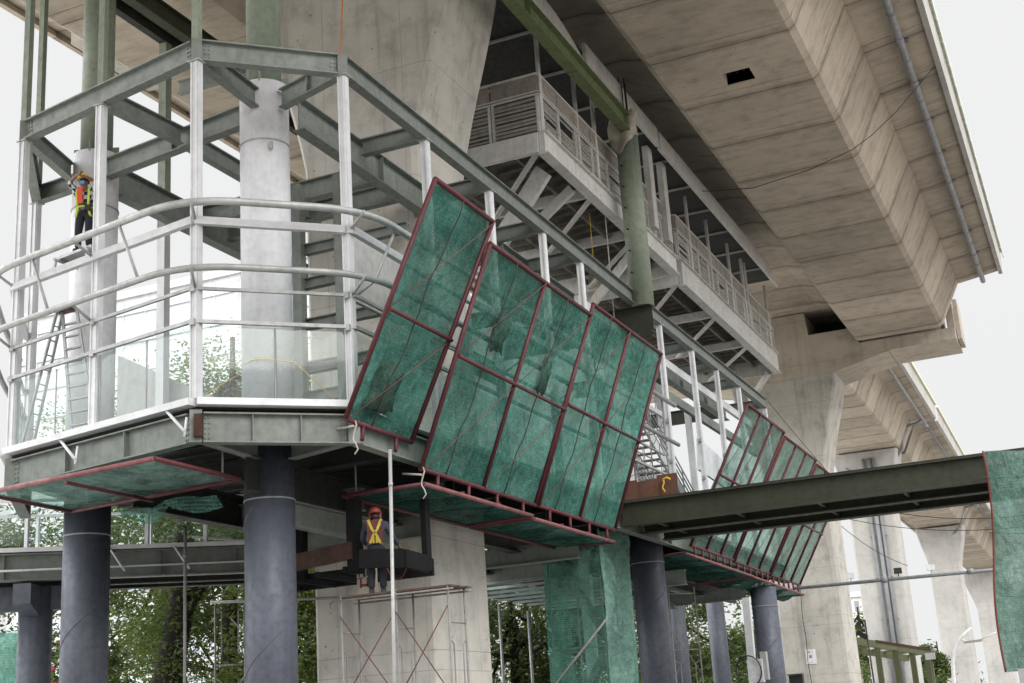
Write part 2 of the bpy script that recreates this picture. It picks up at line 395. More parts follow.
# ================================================================== SETTING
mb = MB(); mb.add([(-1500, -600, -.02), (1500, -600, -.02), (1500, 2400, -.02), (-1500, 2400, -.02)], [(0, 1, 2, 3)]); struct('ground', mb, 'soil')
mb = MB(); mb.box((2.2, 250, -.012), (10.4, 640, .012)); struct('road', mb, 'road')
mb = MB(); mb.box((-13.1, 250, .06), (20, 640, .12)); struct('pavement', mb, 'paving')
mb = MB(); mb.box((-52, 60, .05), (57.6, 160, .10)); struct('bounce_slab', mb, 'bounce_slab')  # unseen pale slab added to bounce light onto the left deck soffit
mb = MB(); mb.box((-3.05, 250, .066), (.14, 640, .16)); struct('kerb', mb, 'pier')
mb = MB()
for k in range(40): mb.box((2.2, -40+k*9, -.001), (.14, 3.2, .004))
struct('road_markings', mb, 'linewhite')

# ================================================================== VIADUCT
def seg_loft(mb, prof_at, ys, inset=.04, gap=.016):
    """prof_at(y) -> list of (x,z); closed V-grooves at every y in ys[1:-1]"""
    loops = []
    for i, y in enumerate(ys):
        pr = prof_at(y); cx = sum(p[0] for p in pr)/len(pr); cz = sum(p[1] for p in pr)/len(pr)
        def full(yy): return [(x, yy, z) for x, z in pr]
        def ins(yy): return [(x - math.copysign(inset, x-cx), yy, z - math.copysign(inset, z-cz)) for x, z in pr]
        if 0 < i < len(ys)-1: loops += [full(y-gap), ins(y-gap), ins(y+gap), full(y+gap)]
        else: loops.append(full(y))
    mb.loft(loops)
SEG = 3.68
ysn = [36.81 + SEG*k for k in range(-14, 11)]; ysn = [-16.0] + [y for y in ysn if -15 < y < 74.5] + [75.0]
via = thing('viaduct_span', 'wide brown concrete viaduct span overhead with grooved segments and long drain pipe', 'viaduct', (-15.1, 30, 21.6))
def box_prof(x0, x1):
    c = .14
    return [(x0-1.2, 23.95), (x0-.06, 21.6+c), (x0+c, 21.6), (x1-c, 21.6), (x1+.07, 21.6+c), (x1+1.2, 23.95)]
# right box, its soffit pierced by the rectangular hatch at about (-8.0, 39.6)
hx0, hx1, hy0, hy1 = -8.55, -7.62, 39.15, 40.0
def box_prof2(y):
    p = box_prof(-10.5, -5.8); return p[:3] + [(hx0, 21.6), (hx1, 21.6)] + p[3:]
mb = MB(); k0 = max(i for i, y in enumerate(ysn) if y < hy0)
seg_loft(mb, box_prof2, ysn[:k0+1]+[hy0])
mb.f.pop(); mb.sm.pop(); mb.mi.pop()
n0 = len(mb.v)-8; pa = [V((x, hy0, z)) for x, z in box_prof2(0)]; pb = [V((x, hy1, z)) for x, z in box_prof2(0)]
o = len(mb.v); mb.v += pa + pb
for k in range(8):
    if k != 3: mb.f.append([o+k, o+(k+1) % 8, o+8+(k+1) % 8, o+8+k]); mb.sm.append(False); mb.mi.append(0)
mb.add([(hx0, hy0, 21.6), (hx1, hy0, 21.6), (hx1, hy1, 21.6), (hx0, hy1, 21.6), (hx0, hy0, 22.1), (hx1, hy0, 22.1), (hx1, hy1, 22.1), (hx0, hy1, 22.1)], [(0, 1, 5, 4), (1, 2, 6, 5), (2, 3, 7, 6), (3, 0, 4, 7), (4, 5, 6, 7)])
seg_loft(mb, box_prof2, [hy1]+ysn[k0+1:])
g = mb.build('box_girder', 'deck', via)
mb = MB()
for k in range(4): mb.bar((hx0+.12+k*.24, hy0+.02, 21.93), (hx0+.12+k*.24, hy1-.02, 21.93), .05, .05)
mb.build('hatch_bars', 'dark', via)
mb = MB(); seg_loft(mb, lambda y: box_prof(-24.4, -19.7), ysn); mb.build('box_girder', 'deck', via)
def slab_prof(y): return [(-27.8, 24.22), (-25.7, 23.9), (-18.4, 23.9), (-17.8, 24.05), (-12.4, 24.05), (-11.8, 23.9), (-4.5, 23.9), (-2.45, 24.2), (-2.4, 24.45), (-27.85, 24.45)]
mb = MB(); seg_loft(mb, slab_prof, ysn, .025); mb.build('deck_slab', 'deck', via)
for x, s in ((-2.34, 1), (-27.9, -1)):
    mb = MB()
    for a, b in zip(ysn[:-1], ysn[1:]):
        mb.prism([(x-.1, a+.012, 24.02+random.uniform(-.02, .02)), (x+.1, a+.012, 24.0), (x+.16*s, a+.012, 25.2), (x-.12*s, a+.012, 25.2)], (0, b-a-.024, 0))
    mb.build('parapet', 'farpier' if s > 0 else 'deck', via)
mb = MB(); mb.bar((-2.14, -16, 25.28), (-2.14, 75, 25.28), .12, .14); mb.build('edge_trim', 'pale', via)
mb = MB()
for k in range(45): mb.bar((-2.08, -14+k*2, 25.30), (-2.08, -12.1+k*2, 25.30), .05, .26)
mb.build('noise_screen', 'paleg', via)
dp = tb(via, 'drain_pipe', [(-3.3, y, 23.78) for y in list(range(-16, 72, 4))+[75]], .135, 'pipe', 12)
for k in range(22, 48): tb(dp, 'pipe_collar', [(-3.3, -15+k*1.84, 23.78), (-3.3, -14.92+k*1.84, 23.78)], .152, 'pipe', 12)
for k in range(8, 24): P(lambda m: (m.bar((-3.3, -14+k*3.68, 23.86), (-3.3, -14+k*3.68, 24.1), .06, .3), m.box((-3.2, -14+k*3.68, 24.06), (.3, .28, .05))), 'pipe_bracket', 'pipe', dp)

def far_span(label, a, b, xa, xb):
    vt = thing('viaduct_span', label, 'viaduct', ((xa+xb)/2, (a+b)/2, 21.6))
    ys = [a]; 
    while ys[-1]+3.1 < b-1: ys.append(ys[-1]+3.1)
    ys.append(b)
    def X(y): return xa+(xb-xa)*(y-a)/(b-a)
    def bp(y):
        x = X(y); return [(x-3.5, 23.7), (x-2.5, 21.62), (x-2.35, 21.5), (x+2.35, 21.5), (x+2.5, 21.62), (x+3.5, 23.7)]
    def sp(y):
        x = X(y); return [(x-5.2, 23.95), (x-3.4, 23.66), (x+3.4, 23.66), (x+5.2, 23.95), (x+5.2, 24.25), (x-5.2, 24.25)]
    mb = MB(); seg_loft(mb, bp, ys); mb.build('box_girder', 'deck', vt)
    mb = MB(); seg_loft(mb, sp, ys, .02); mb.build('deck_slab', 'deck', vt)
    for s in (-1, 1):
        mb = MB(); mb.loft([[(X(y)+s*5.25-.12, y, 23.85), (X(y)+s*5.25+.12, y, 23.85), (X(y)+s*5.3+.12, y, 25.0), (X(y)+s*5.3-.12, y, 25.0)] for y in (a, b)])
        mb.build('parapet', 'farpier', vt)
    mb = MB(); mb.bar((X(a)+5.5, a, 25.05), (X(b)+5.5, b, 25.05), .12, .2); mb.build('edge_trim', 'pale', vt)
    tb(vt, 'drain_pipe', [(X(a)+4.5, a, 23.55), (X(b)+4.5, b, 23.55)], .12, 'pipe', 10)
    xe = X(b-2.2)
    tb(vt, 'drain_elbow', [(xe+4.5, b-2.2, 23.5), (xe+4.1, b-2.2, 23.25), (xe+3.2, b-2.2, 23.1), (xe+2.75, b-2.2, 22.2), (xe+2.6, b-2.0, 21.4), (xe+1.6, b-1.7, 20.4)], .13, 'pipe', 10)
    return vt
far_span('narrower single box viaduct span beyond the bracketed pier', 79.2, 111.5, -15.2, -15.6)
far_span('far viaduct span seen under the second span between slim white piers', 112.5, 164, -15.6, -16.5)
far_span('most distant viaduct span beside the right edge of the photo', 165, 226, -16.5, -17.0)

def oct_(cx, cy, w, d, z, c=.12):
    a, b = w/2, d/2
    return [(cx-a+c, cy-b, z), (cx+a-c, cy-b, z), (cx+a, cy-b+c, z), (cx+a, cy+b-c, z), (cx+a-c, cy+b, z), (cx-a+c, cy+b, z), (cx-a, cy+b-c, z), (cx-a, cy-b+c, z)]
def pier(label, cx, cy, w, d, ztop, zfl, wtop, mat, dtop=None):
    t = thing('viaduct_pier', label, 'pier', (cx, cy, 0)); mb = MB(); lp = []
    dtop = dtop or d
    for z in (0.1, 3.55, 6.65, 9.75, 12.85):
        if z < zfl-1: lp += [oct_(cx, cy, w, d, z), oct_(cx, cy, w-.03, d-.03, z+.012), oct_(cx, cy, w, d, z+.026)]
    n = 7
    for k in range(n+1):
        u = k/n; e = u*u*(3-2*u)*.35 + u*.65
        lp.append(oct_(cx, cy, w+(wtop-w)*e, d+(dtop-d)*e, zfl+(ztop-zfl)*u))
    mb.loft(lp); mb.build('shaft', mat, t); return t
p1 = pier('massive flared concrete pier behind the white wrapped column, tie holes in its face', -16.0, 29.9, 3.35, 3.0, 22.2, 16.3, 6.3, 'pier')
P(lambda m: m.box((-16.0, 29.9, 22.9), (19, 3.6, 1.4)), 'crosshead', 'pier', p1)
p2 = pier('flared concrete pier with a long stepped bracket reaching right under the viaduct', -15.1, 77.05, 3.6, 3.05, 20.15, 15.0, 6.2, 'pier')
mb = MB()
prof = [(-25.1, 20.9), (-21.6, 20.85), (-18.2, 20.1), (-12.0, 20.1), (-8.65, 20.86), (-5.2, 20.9), (-5.2, 21.55), (-10.4, 21.55), (-10.75, 22.5), (-13.2, 22.5), (-13.3, 23.86), (-16.9, 23.86), (-17.0, 22.5), (-19.5, 22.5), (-19.8, 21.55), (-25.1, 21.55)]
mb.prism([(x, 75.25, z) for x, z in prof], (0, 3.7, 0)); mb.build('crosshead', 'pierwarm', p2)
P(lambda m: m.box((-5.38, 77.1, 22.2), (.4, 3.3, 1.3)), 'shear_block', 'pierwarm', p2)
P(lambda m: m.box((-5.06, 77.2, 22.2), (.22, 2.3, 2.3)), 'end_plate', 'pierwarm', p2)
P(lambda m: m.box((-15.1, 77.2, 24.2), (19.4, 4.2, .56)), 'top_slab', 'deck', p2)
P(lambda m: m.box((-11.9, 78.8, 23.2), (2.9, .25, 1.42)), 'shade_panel', 'dark', p2)  # dark panel added so the opening reads as deep shade
P(lambda m: m.box((-18.3, 78.8, 23.2), (2.9, .25, 1.42)), 'shade_panel', 'dark', p2)  # same added shade panel for the left opening
P(lambda m: m.box((-8.1, 77.2, 22.72), (4.4, 3.1, 2.3)), 'end_diaphragm', 'pierwarm', p2)
for sy in (): P(lambda m: m.box((-8.1, sy, 21.57), (.7, .5, .09)), 'bearing', 'dark', p2)
p3 = pier('slim pale pier with drain pipes running down its face, beyond the bracketed pier', -15.9, 110, 3.5, 3.0, 21.4, 17.6, 5.2, 'farpier')
for dx in (-.3, .15, .5): tb(p3, 'downpipe', [(-15.7+dx, 108.35, 20.8), (-15.7+dx, 108.35, .2)], .11 if dx != .15 else .16, 'pipe', 8)
for z in (5, 8.2, 11.4, 14.6): P(lambda m: m.box((-15.6, 108.42, z), (1.3, .18, .07)), 'pipe_clamp', 'pipe', p3)
tb(p3, 'elbow_pipe', [(-17.4, 108.3, 20.2), (-16.7, 108.3, 19.5), (-15.9, 108.3, 18.8)], .12, 'pipe', 8)
pier('far slender pier right of the piped pier, flared at its head', -16.5, 164, 3.4, 3.0, 21.3, 16.8, 5.4, 'farpier')
pier('most distant pale pier half hidden by the green sheet at right', -16.9, 226, 4.0, 3.4, 21.3, 15.5, 7.6, 'farpier')

# ================================================================== COLUMNS
ZF, ZR = 7.75, 15.02
def column(label, x, y, ztop_low, r=.495, upper=None, rup=.37, group='blue grey steel columns under the raised platform'):
    t = thing('steel_column', label, 'column', (x, y, .1), group)
    mb = MB(); mb.tube([(x, y, .1), (x, y, ztop_low)], r, 40)
    low = mb.build('lower_casing', 'bluegrey', t)
    mb = MB(); a0 = random.uniform(0, 6)
    mb.tube([(x+(r+.002)*math.cos(a0+u*6.3), y+(r+.002)*math.sin(a0+u*6.3), .3+u*2.9) for u in [k/40 for k in range(81)] if .3+u*2.9 < ztop_low-.2], .012, 5)
    mb.build('weld_seam', 'bluegrey', low)
    mb = MB(); zz = ztop_low-1.05 if upper else ztop_low-.75
    mb.tube([(x, y, zz), (x, y, zz+.035)], r+.012, 40); mb.build('collar', 'pipe', low)
    if upper:
        mb = MB(); mb.tube([(x, y, ZF-.05), (x, y, 15.2)], r+.025, 40); wr = mb.build('white_wrap', 'wrap', t)
        mb = MB(); mb.tube([(x, y, 13.80), (x, y, 13.83)], r+.045, 40); mb.build('band', 'galv', wr)
        mb = MB(); mb.box((x+.42, y-.40, 13.64), (.07, .05, .16)); mb.build('clip', 'galv', wr)
        mb = MB(); mb.tube([(x, y, 15.2), (x, y, upper)], rup, 32); mb.build('upper_tube', 'colgreen', t)
        mb = MB()
        for k in range(4):
            a = k*PI/2+.4
            mb.bar((x+math.cos(a)*(rup+.08), y+math.sin(a)*(rup+.08), 15.15), (x+math.cos(a)*(rup+.08), y+math.sin(a)*(rup+.08), 15.42), .03, .16, (math.cos(a), math.sin(a), 0))
        mb.build('gusset', 'colgreen', t)
    return t
C1, C2 = (-19.95, 22.95), (-14.70, 22.1)
column('left tall column, white wrapped above the platform, behind the yellow helmeted worker', *C1, 7.3, upper=20.0)
column('large blue grey column at the platform corner, white wrapped above', *C2, 7.3, upper=23.9)
column('blue grey column beside the scaffold right of the green wrapped tower', -13.1, 40.9, 7.2, .52)
column('rightmost blue grey column standing before the bracketed pier', -12.3, 52.8, 6.44, .50)
column('thin looking far column, first right of the scaffolded column', -20.0, 66.2, 9.2, .49)
column('far column between thin far column and white cable post', -20.0, 73.9, 9.6, .49)

# ================================================================== ENTRANCE FRAME
ef = thing('entrance_building', 'unfinished steel entrance hall on stilts with white posts and grey green beams', 'building', (-16, 30, ZF))
A2, A, B, C, D = V((-21.95, 23.2, 0)), V((-19.75, 20.45, 0)), V((-14.47, 19.43, 0)), V((-12.35, 21.4, 0)), V((-12.35, 57.6, 0))
def at(p, z): return (p[0], p[1], z)
poly = [(-21.95, 23.2), (-19.75, 20.45), (-14.47, 19.43), (-12.35, 21.4), (-12.35, 58), (-18.4, 58), (-18.4, 34), (-21.95, 34)]
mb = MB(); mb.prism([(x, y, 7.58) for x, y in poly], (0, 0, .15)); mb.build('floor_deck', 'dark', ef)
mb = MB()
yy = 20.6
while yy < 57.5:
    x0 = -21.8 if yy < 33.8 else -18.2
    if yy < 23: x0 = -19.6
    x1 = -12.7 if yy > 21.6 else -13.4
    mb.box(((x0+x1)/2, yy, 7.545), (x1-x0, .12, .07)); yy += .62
mb.build('deck_rib', 'primer_shade', ef)
def edge(p, q, off=0):
    return p, q
for i, (p, q) in enumerate(((A2, A), (A, B), (B, C), (C, D))):
    d = (q-p).normalized(); n = V((d.y, -d.x, 0))
    e = .09
    br(ef, 'floor_fascia', at(p+n*.10-d*.0, ZF-.06), at(q+n*.10+d*.04, ZF-.06), .26 if i < 3 else .2, .13, 'white')
    ib(ef, 'edge_beam', at(p+d*.12, ZF-.24), at(q-d*.12, ZF-.24), .56, .24, 'primer', stiff=2 if i < 3 else 12)
    ib(ef, 'ring_beam', at(p+d*.09, ZR), at(q-d*.09, ZR), .45, .22, 'primer', stiff=0)
for p in (A2, A, B, C):
    P(lambda m: m.box(at(p, ZR-.225), (.2, .2, .46), .6), 'corner_node', 'primer', ef); P(lambda m: m.box(at(p, ZF-.5), (.22, .22, .6), .6), 'corner_node', 'primer', ef)
mb = MB(); mb.box((-14.36, 19.36, 7.24), (.15, .2, .42), .5); mb.build('rusty_splice', 'rust', ef)
posts = [(A2, 20.6), (A, 20.9), (V((-17.25, 19.97, 0)), 20.9), (B, 20.9), (C, 0)] + [(V((-12.35, y, 0)), 0) for y in (25.0, 28.45, 31.9, 34.75, 42.2, 46.05, 49.4, 52.75, 57.3)]
def channel(mb, x, y, z0, z1, w=.185, d=.15):
    mb.box((x, y, (z0+z1)/2), (w, d, z1-z0)); mb.box((x+w*.28, y-d/2-.012, (z0+z1)/2), (.045, .024, z1-z0-.02)); mb.box((x-w*.34, y-d/2-.012, (z0+z1)/2), (.03, .024, z1-z0-.02))
for p, hi in posts:
    mb = MB(); channel(mb, p.x, p.y, ZF, ZR-.47); po = mb.build('post', 'white', ef, .006)
    P(lambda m: m.box((p.x, p.y, ZR-.46), (.28, .24, .022)), 'cap_plate', 'galv', po)
    for z in (9.2, 9.85, 11.2): P(lambda m: m.box((p.x+.02, p.y-.12, z), (.1, .1, .12)), 'rail_cleat', 'galv', po)
    if hi:
        mb = MB(); mb.box((p.x, p.y, (ZR+hi)/2), (.155, .14, hi-ZR)); mb.build('upper_post', 'colgreen', ef, .006)
for p, q in ((A2, A), (A, B), (B, C)):
    d = (q-p).normalized(); n = V((d.y, -d.x, 0))
    for zt_, dep, nb_ in ((ZR, .45, 4), (ZF-.24, .56, 5)):
        for e_, sg_ in ((p, 1), (q, -1)):
            mb = MB(); c_ = e_+d*sg_*.2
            mb.bar(at(c_-d*.07+n*.013, zt_-dep/2), at(c_+d*.07+n*.013, zt_-dep/2), .012, dep-.09)
            for r_ in range(nb_):
                for o_ in (-.035, .035):
                    b_ = c_+d*o_; zz = zt_-.09-(dep-.18)*r_/(nb_-1); mb.tube([at(b_+n*.015, zz), at(b_+n*.042, zz)], .017, 6)
            mb.build('bolted_plate', 'primer', ef)
# beams of the ring level
X1, X2 = C1, C2
def xb(a, b, dep=.42, w=.2, mat='primer', name='cross_beam', z=ZR-.04, stiff=0): ib(ef, name, (a[0], a[1], z), (b[0], b[1], z), dep, w, mat, stiff)
xb(A, (-20.35, 22.55)); xb(A2, (-20.5, 23.05)); xb((-19.5, 22.8), (-15.15, 22.15), .48, .24, stiff=1); xb((-17.25, 20.1), (-17.05, 22.3))
xb(B+V((0, .1, 0)), (-14.6, 21.6), .44); xb(C+V((-.1, 0, 0)), (-14.15, 21.95), .44, stiff=1)
xb((-19.62, 23.3), (-19.62, 45), .72, .3, stiff=6, name='main_beam'); xb((-14.1, 22.5), (-14.1, 57.3), .72, .3, stiff=9, name='main_beam')
xb((-17.05, 22.5), (-17.05, 28.2), .42)
xb((-19.5, 26.35), (-14.25, 26.35), .5, .24); xb((-19.5, 27.6), (-14.25, 27.6), .5, .24)
xb((-19.5, 33), (-14.25, 33), .5, .24); xb((-19.5, 38.6), (-14.25, 38.6), .5, .24)
for y in (25.0, 28.45, 31.9, 34.75, 46.05, 49.4, 52.75, 57.3): xb((-12.47, y), (-13.95, y), .4, .2)
xb((-11.8, 39.75), (-17.4, 39.75), .9, .5, 'olive', z=14.52); 
for y in (49.4, 57.0): xb((-14.25, y), (-18.2, y), .6, .26, 'olive')
# mid level beams far right
br(ef, 'mid_rail', (-12.9, 42.4, 12.6), (-12.9, 57, 12.6), .16, .32, 'primer'); br(ef, 'mid_rail', (-13.0, 36, 13.9), (-13.0, 57, 13.9), .14, .3, 'white')
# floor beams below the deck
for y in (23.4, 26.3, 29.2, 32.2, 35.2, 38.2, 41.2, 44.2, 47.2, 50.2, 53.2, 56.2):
    ib(ef, 'floor_beam', (-19.5 if y < 25 else -17.4, y, 7.52), (-12.5, y, 7.52), .48, .2, 'primer_shade')
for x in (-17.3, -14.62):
    ib(ef, 'floor_girder', (x, 21.2, 7.03), (x, 57.2, 7.03), .7, .3, 'primer_shade')
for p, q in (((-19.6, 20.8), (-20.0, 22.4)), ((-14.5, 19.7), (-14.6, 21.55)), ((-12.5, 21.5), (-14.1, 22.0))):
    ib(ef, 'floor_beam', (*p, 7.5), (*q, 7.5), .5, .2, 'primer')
# lower grid hanging round the columns
for p, q, z in (((-17.6, 24.9), (-14.2, 24.9), 6.86), ((-17.8, 27.2), (-14.0, 27.2), 6.5), ((-14.62, 22.6), (-14.62, 26.9), 6.33), ((-18, 34), (-12.8, 34), 6.5), ((-18, 38), (-12.8, 38), 6.5), ((-18, 44), (-12.8, 44), 6.5), ((-18, 52), (-12.8, 52), 6.5)):
    ib(ef, 'lower_beam', (*p, z), (*q, z), .5, .26, 'primer')
mb = MB()
for k in range(9): mb.bar((-19.4, 38+k*1.3, 6.05), (-15.4, 38+k*1.3, 6.05), .06, .08)
mb.build('pipe_hanger', 'galv', ef)
# rails on the posts and the bent facade tubes
def chain(off, z, y_end=41.0, n=7):
    """outline A2-A-B-C-D pushed out by off, corners rounded"""
    pts = [A2+V((-1.6, 2.2, 0)), A2, A, B, C, V((-12.35, y_end, 0))]; out = []
    L = []
    for p, q in zip(pts[:-1], pts[1:]):
        d = (q-p).normalized(); nn = V((d.y, -d.x, 0)); L.append((p+nn*off, q+nn*off, d))
    out.append(L[0][0])
    for i in range(len(L)-1):
        (p, q, d), (p2, q2, d2) = L[i], L[i+1]
        cr_ = d.x*d2.y-d.y*d2.x; t = ((p2.x-p.x)*d2.y-(p2.y-p.y)*d2.x)/cr_ if abs(cr_) > 1e-4 else 0
        c = p+d*t if abs(cr_) > 1e-4 else q
        rr = min(1.0, .55+off)
        a, b = c-d*rr, c+d2*rr
        for k in range(n+1):
            u = k/n; out.append(a*(1-u)**2+c*2*u*(1-u)+b*u*u)
    out.append(L[-1][1]); return [(p.x, p.y, z) for p in out]
tb(ef, 'facade_tube', chain(.62, 11.42), .075, 'galv', 12); tb(ef, 'facade_tube', chain(.62, 10.12), .065, 'galv', 12)
def railchain(off, z): 
    pts = [A2, A, B, C, V((-12.35, 41, 0))]; o = []
    for i, p in enumerate(pts):
        d = (pts[min(i+1, 4)]-pts[max(i-1, 0)]).normalized(); o.append((p.x+d.y*off, p.y-d.x*off, z))
    return o
def rail(name, z, w, h, mat='white', off=.12):
    mb = MB(); c = railchain(off, z)
    for p, q in zip(c[:-1], c[1:]): mb.bar(p, q, w, h)
    return mb.build(name, mat, ef)
rail('top_rail', 11.2, .12, .15); rail('mid_tube', 9.86, .06, .06, 'galv'); rail('glass_rail', 9.22, .07, .07, 'galv')
for z0, z1 in ((11.2, 11.42), (9.86, 10.12)):
    for p in (A, V((-17.25, 19.97, 0)), B, C, V((-12.35, 25, 0)), V((-12.35, 28.45, 0)), V((-12.35, 31.9, 0))):
        n = V((.45, -.9, 0)) if p == B else (V((.85, -.45, 0)) if p == C else (V((1, 0, 0)) if p.y > 22 else V((-.19, -.98, 0)))); n.normalize()
        tb(ef, 'tube_bracket', [at(p+n*.1, z0), at(p+n*.62, z1)], .03, 'galv', 8)
for p in (V((-18.5, 20.2, 0)), V((-15.9, 19.7, 0))):
    n = V((-.19, -.98, 0)); tb(ef, 'tube_strut', [at(p+n*.62, 11.4), at(p+n*.55+V((.5, -.1, 0)), 10.15)], .03, 'galv', 8)
tb(ef, 'tube_strut', [(-11.8, 22.3, 11.35), (-11.9, 21.6, 10.15), (-12.25, 21.5, 9.9)], .03, 'galv', 8)
# glass below the rail
for p, q, n_ in ((A2, A, 2), (A, B, 4), (B, C, 2), (C, V((-12.35, 34.75, 0)), 8)):
    d = (q-p)/n_
    for k in range(n_):
        a, b = p+d*(k+.02), p+d*(k+.98)
        br(ef, 'glass_panel', at(a, 8.48), at(b, 8.48), .012, 1.38, 'glass')
        if k: br(ef, 'glass_clip', at(p+d*k, 7.78), at(p+d*k, 9.17), .02, .02, 'galv')
# small stay brackets under the fascia
for p in (V((-18.2, 20.0, 0)), V((-15.2, 19.4, 0))):
    mb = MB(); mb.tube([at(p, 7.75), at(p+V((.62, -.16, 0)), 7.15)], .03, 8); mb.tube([at(p+V((.62, -.1, 0)), 7.42), at(p+V((.62, -.16, 0)), 7.05)], .022, 8); mb.build('stay', 'white', ef)
# secondary posts further inside
for x, y, z1, m in ((-21.0, 26.8, 14.9, 'white'), (-16.05, 25.5, 14.5, 'primer'), (-14.9, 25.5, 14.5, 'primer'), (-15.2, 47, 14.4, 'white'), (-15.2, 51, 14.4, 'white'), (-15.2, 55, 14.4, 'white')):
    br(ef, 'inner_post', (x, y, ZF), (x, y, z1), .24, .24, m)
br(ef, 'upper_post', (-21.0, 26.8, 14.9), (-21.0, 26.8, 20.3), .24, .24, 'colgreen')
for z in (9.4, 10.1, 11.15, 12.15, 13.0): xb((-15.95, 25.62), (-13.2, 25.62), .26, .2, 'primer', 'landing_beam', z=z)

# roof level beams of the entrance
roof = thing('roof_steelwork', 'long mossy green roof beams high above the entrance hall posts', 'steelwork', (-15, 30, 20))
ib(roof, 'roof_beam', (-20.05, 22.9, 20.55), (-20.05, 47, 20.55), .55, .3, 'olive')
ib(roof, 'roof_beam', (-21.0, 22.9, 20.7), (-21.0, 47, 20.7), .4, .22, 'primer_shade')
ib(roof, 'roof_beam', (-11.95, 22, 21.08), (-11.95, 39.7, 21.08), .62, .36, 'moss', stiff=1)
ib(roof, 'roof_cross_beam', (-21.9, 28.6, 20.2), (-19.3, 28.6, 20.2), .4, .2, 'primer')
TY = 39.75
tc = thing('tube_column', 'mossy green steel tube column with rebar and torn sheeting at its head', 'column', (-12.1, 39.75, 14.5))
tb(tc, 'tube', [(-12.1, TY, 14.5), (-12.1, TY, 20.9)], .375, 'colgreen', 28)
mb = MB()
for k in range(7): mb.tube([(-12.32+.07*k, TY-.25+.05*(k % 3), 20.8), (-12.34+.075*k, TY-.3+.07*(k % 3), 22.3+.3*(k % 2))], .022, 6)
mb.build('rebar', 'rust', tc)
mb = MB()
for k in range(6): mb.tube([(-12.1+.40*math.cos(-1.9), TY+.40*math.sin(-1.9), 15.6+k*.75), (-12.1+.47*math.cos(-1.9), TY+.47*math.sin(-1.9), 15.6+k*.75)], .03, 6)
mb.build('bolt', 'dark', tc)
mb = MB(); N_ = 12; rnd = random.Random(4)
vs = []
for i in range(N_+1):
    for j in range(9):
        u, v_ = i/N_, j/8; a = -2.6+u*2.3; rr = .47+.10*math.sin(u*9+v_*3)+rnd.uniform(-.03, .05)+.08*v_
        vs.append((-12.1+rr*math.cos(a), TY+rr*math.sin(a), 21.25-v_*(1.15+.35*math.sin(u*5))+rnd.uniform(-.05, .05)))
mb.add(vs, [(i*9+j, i*9+j+1, (i+1)*9+j+1, (i+1)*9+j) for i in range(N_) for j in range(8)], True)
tp = mb.build('torn_sheet', 'tarp', tc); tp.modifiers.new('thickness', 'SOLIDIFY').thickness = .015

# ================================================================== NETS
def netgrid(mb, o, ex, ey, nx, ny, sag, rnd, nrm):
    o, ex, ey, nrm = V(o), V(ex), V(ey), V(nrm)
    ph = [rnd.uniform(0, 6) for _ in range(6)]; vs = []
    for i in range(nx+1):
        for j in range(ny+1):
            u, v_ = i/nx, j/ny
            e = (math.sin(PI*u)*math.sin(PI*v_))**.5
            w = sag*e*(.55+.5*math.sin(3*u+ph[0]+4*v_)*math.sin(2.5*v_+ph[1]) + .28*math.sin(11*u+3*v_+ph[2]) + .2*math.sin(17*v_-7*u+ph[3]) + rnd.uniform(-.09, .09) + .12*math.sin(29*v_+9*u+ph[4])*math.sin(8*u+ph[5]))
            vs.append(o+ex*u+ey*v_+nrm*w)
    mb.add(vs, [(i*(ny+1)+j, i*(ny+1)+j+1, (i+1)*(ny+1)+j+1, (i+1)*(ny+1)+j) for i in range(nx) for j in range(ny)], True)
def tilted_net(label, y0, y1, bot, top, cells, mids=(.5,), group='tilted green net frames', r=.05, mat='net', seed=1, tie=True, legs=True, low=None):
    rnd = random.Random(seed)
    t = thing('tilted_safety_net', label, 'safety net', (bot[0], (y0+y1)/2, bot[1]), group)
    b0, b1 = V((bot[0], y0, bot[1])), V((bot[0], y1, bot[1])); t0, t1 = V((top[0], y0, top[1])), V((top[0], y1, top[1]))
    sl = (t0-b0); nrm = V((-sl.z, 0, sl.x)).normalized()*-1
    out = V((sl.z, 0, -sl.x)).normalized()
    def pt(u, v_): return b0.lerp(b1, u)+sl*v_
    tb(t, 'rail', [pt(-.005, 0), pt(1.005, 0)], r, 'maroon'); tb(t, 'rail', [pt(-.005, 1), pt(1.005, 1)], r, 'maroon')
    for k in range(cells+1): tb(t, 'upright', [pt(k/cells, 0), pt(k/cells, 1)], r, 'maroon')
    for m in mids: tb(t, 'mid_rail', [pt(0, m)+out*.06, pt(1, m)+out*.06], r*.85, 'maroon')
    for k in range(cells):
        mb = MB(); netgrid(mb, pt(k/cells+.004, .004)-out*.03, (b1-b0)*((1-.008*cells)/cells), sl*.992, 22, 40, .15, rnd, -out)
        mb.build('netting', mat, t)
        for s in (0, 1):
            v0 = [0, mids[0], 1]
            tb(t, 'diagonal_wire', [pt(k/cells, v0[s])+out*.05, pt((k+1)/cells, v0[s+1])+out*.05], .009, 'pinkwire', 5)
        if tie:
            u = (k+.45)/cells
            mb = MB(); p_ = [pt(u+.02*math.sin(j*.9)/cells - .1*(j/14)/cells, 1-j/14)+out*(.045+.02*math.sin(j*2.1)) for j in range(15)]
            mb.tube(p_, .014, 5); mb.build('tie_rope', 'wire', t)
    if legs:
        for k in range(cells*2):
            p_ = pt((k+.5)/(cells*2), 0); q = V((bot[0]+.04, p_.y-.12, (low or bot[1]-.35)))
            tb(t, 'foot', [p_, q], r*.8, 'maroon')
    return t
na = tilted_net('nearest tilted green net, narrow frame by the corner with a pale patch low down', 20.85, 23.42, (-12.2, 7.32), (-10.12, 11.60), 1, (.46,), seed=3, low=7.0)
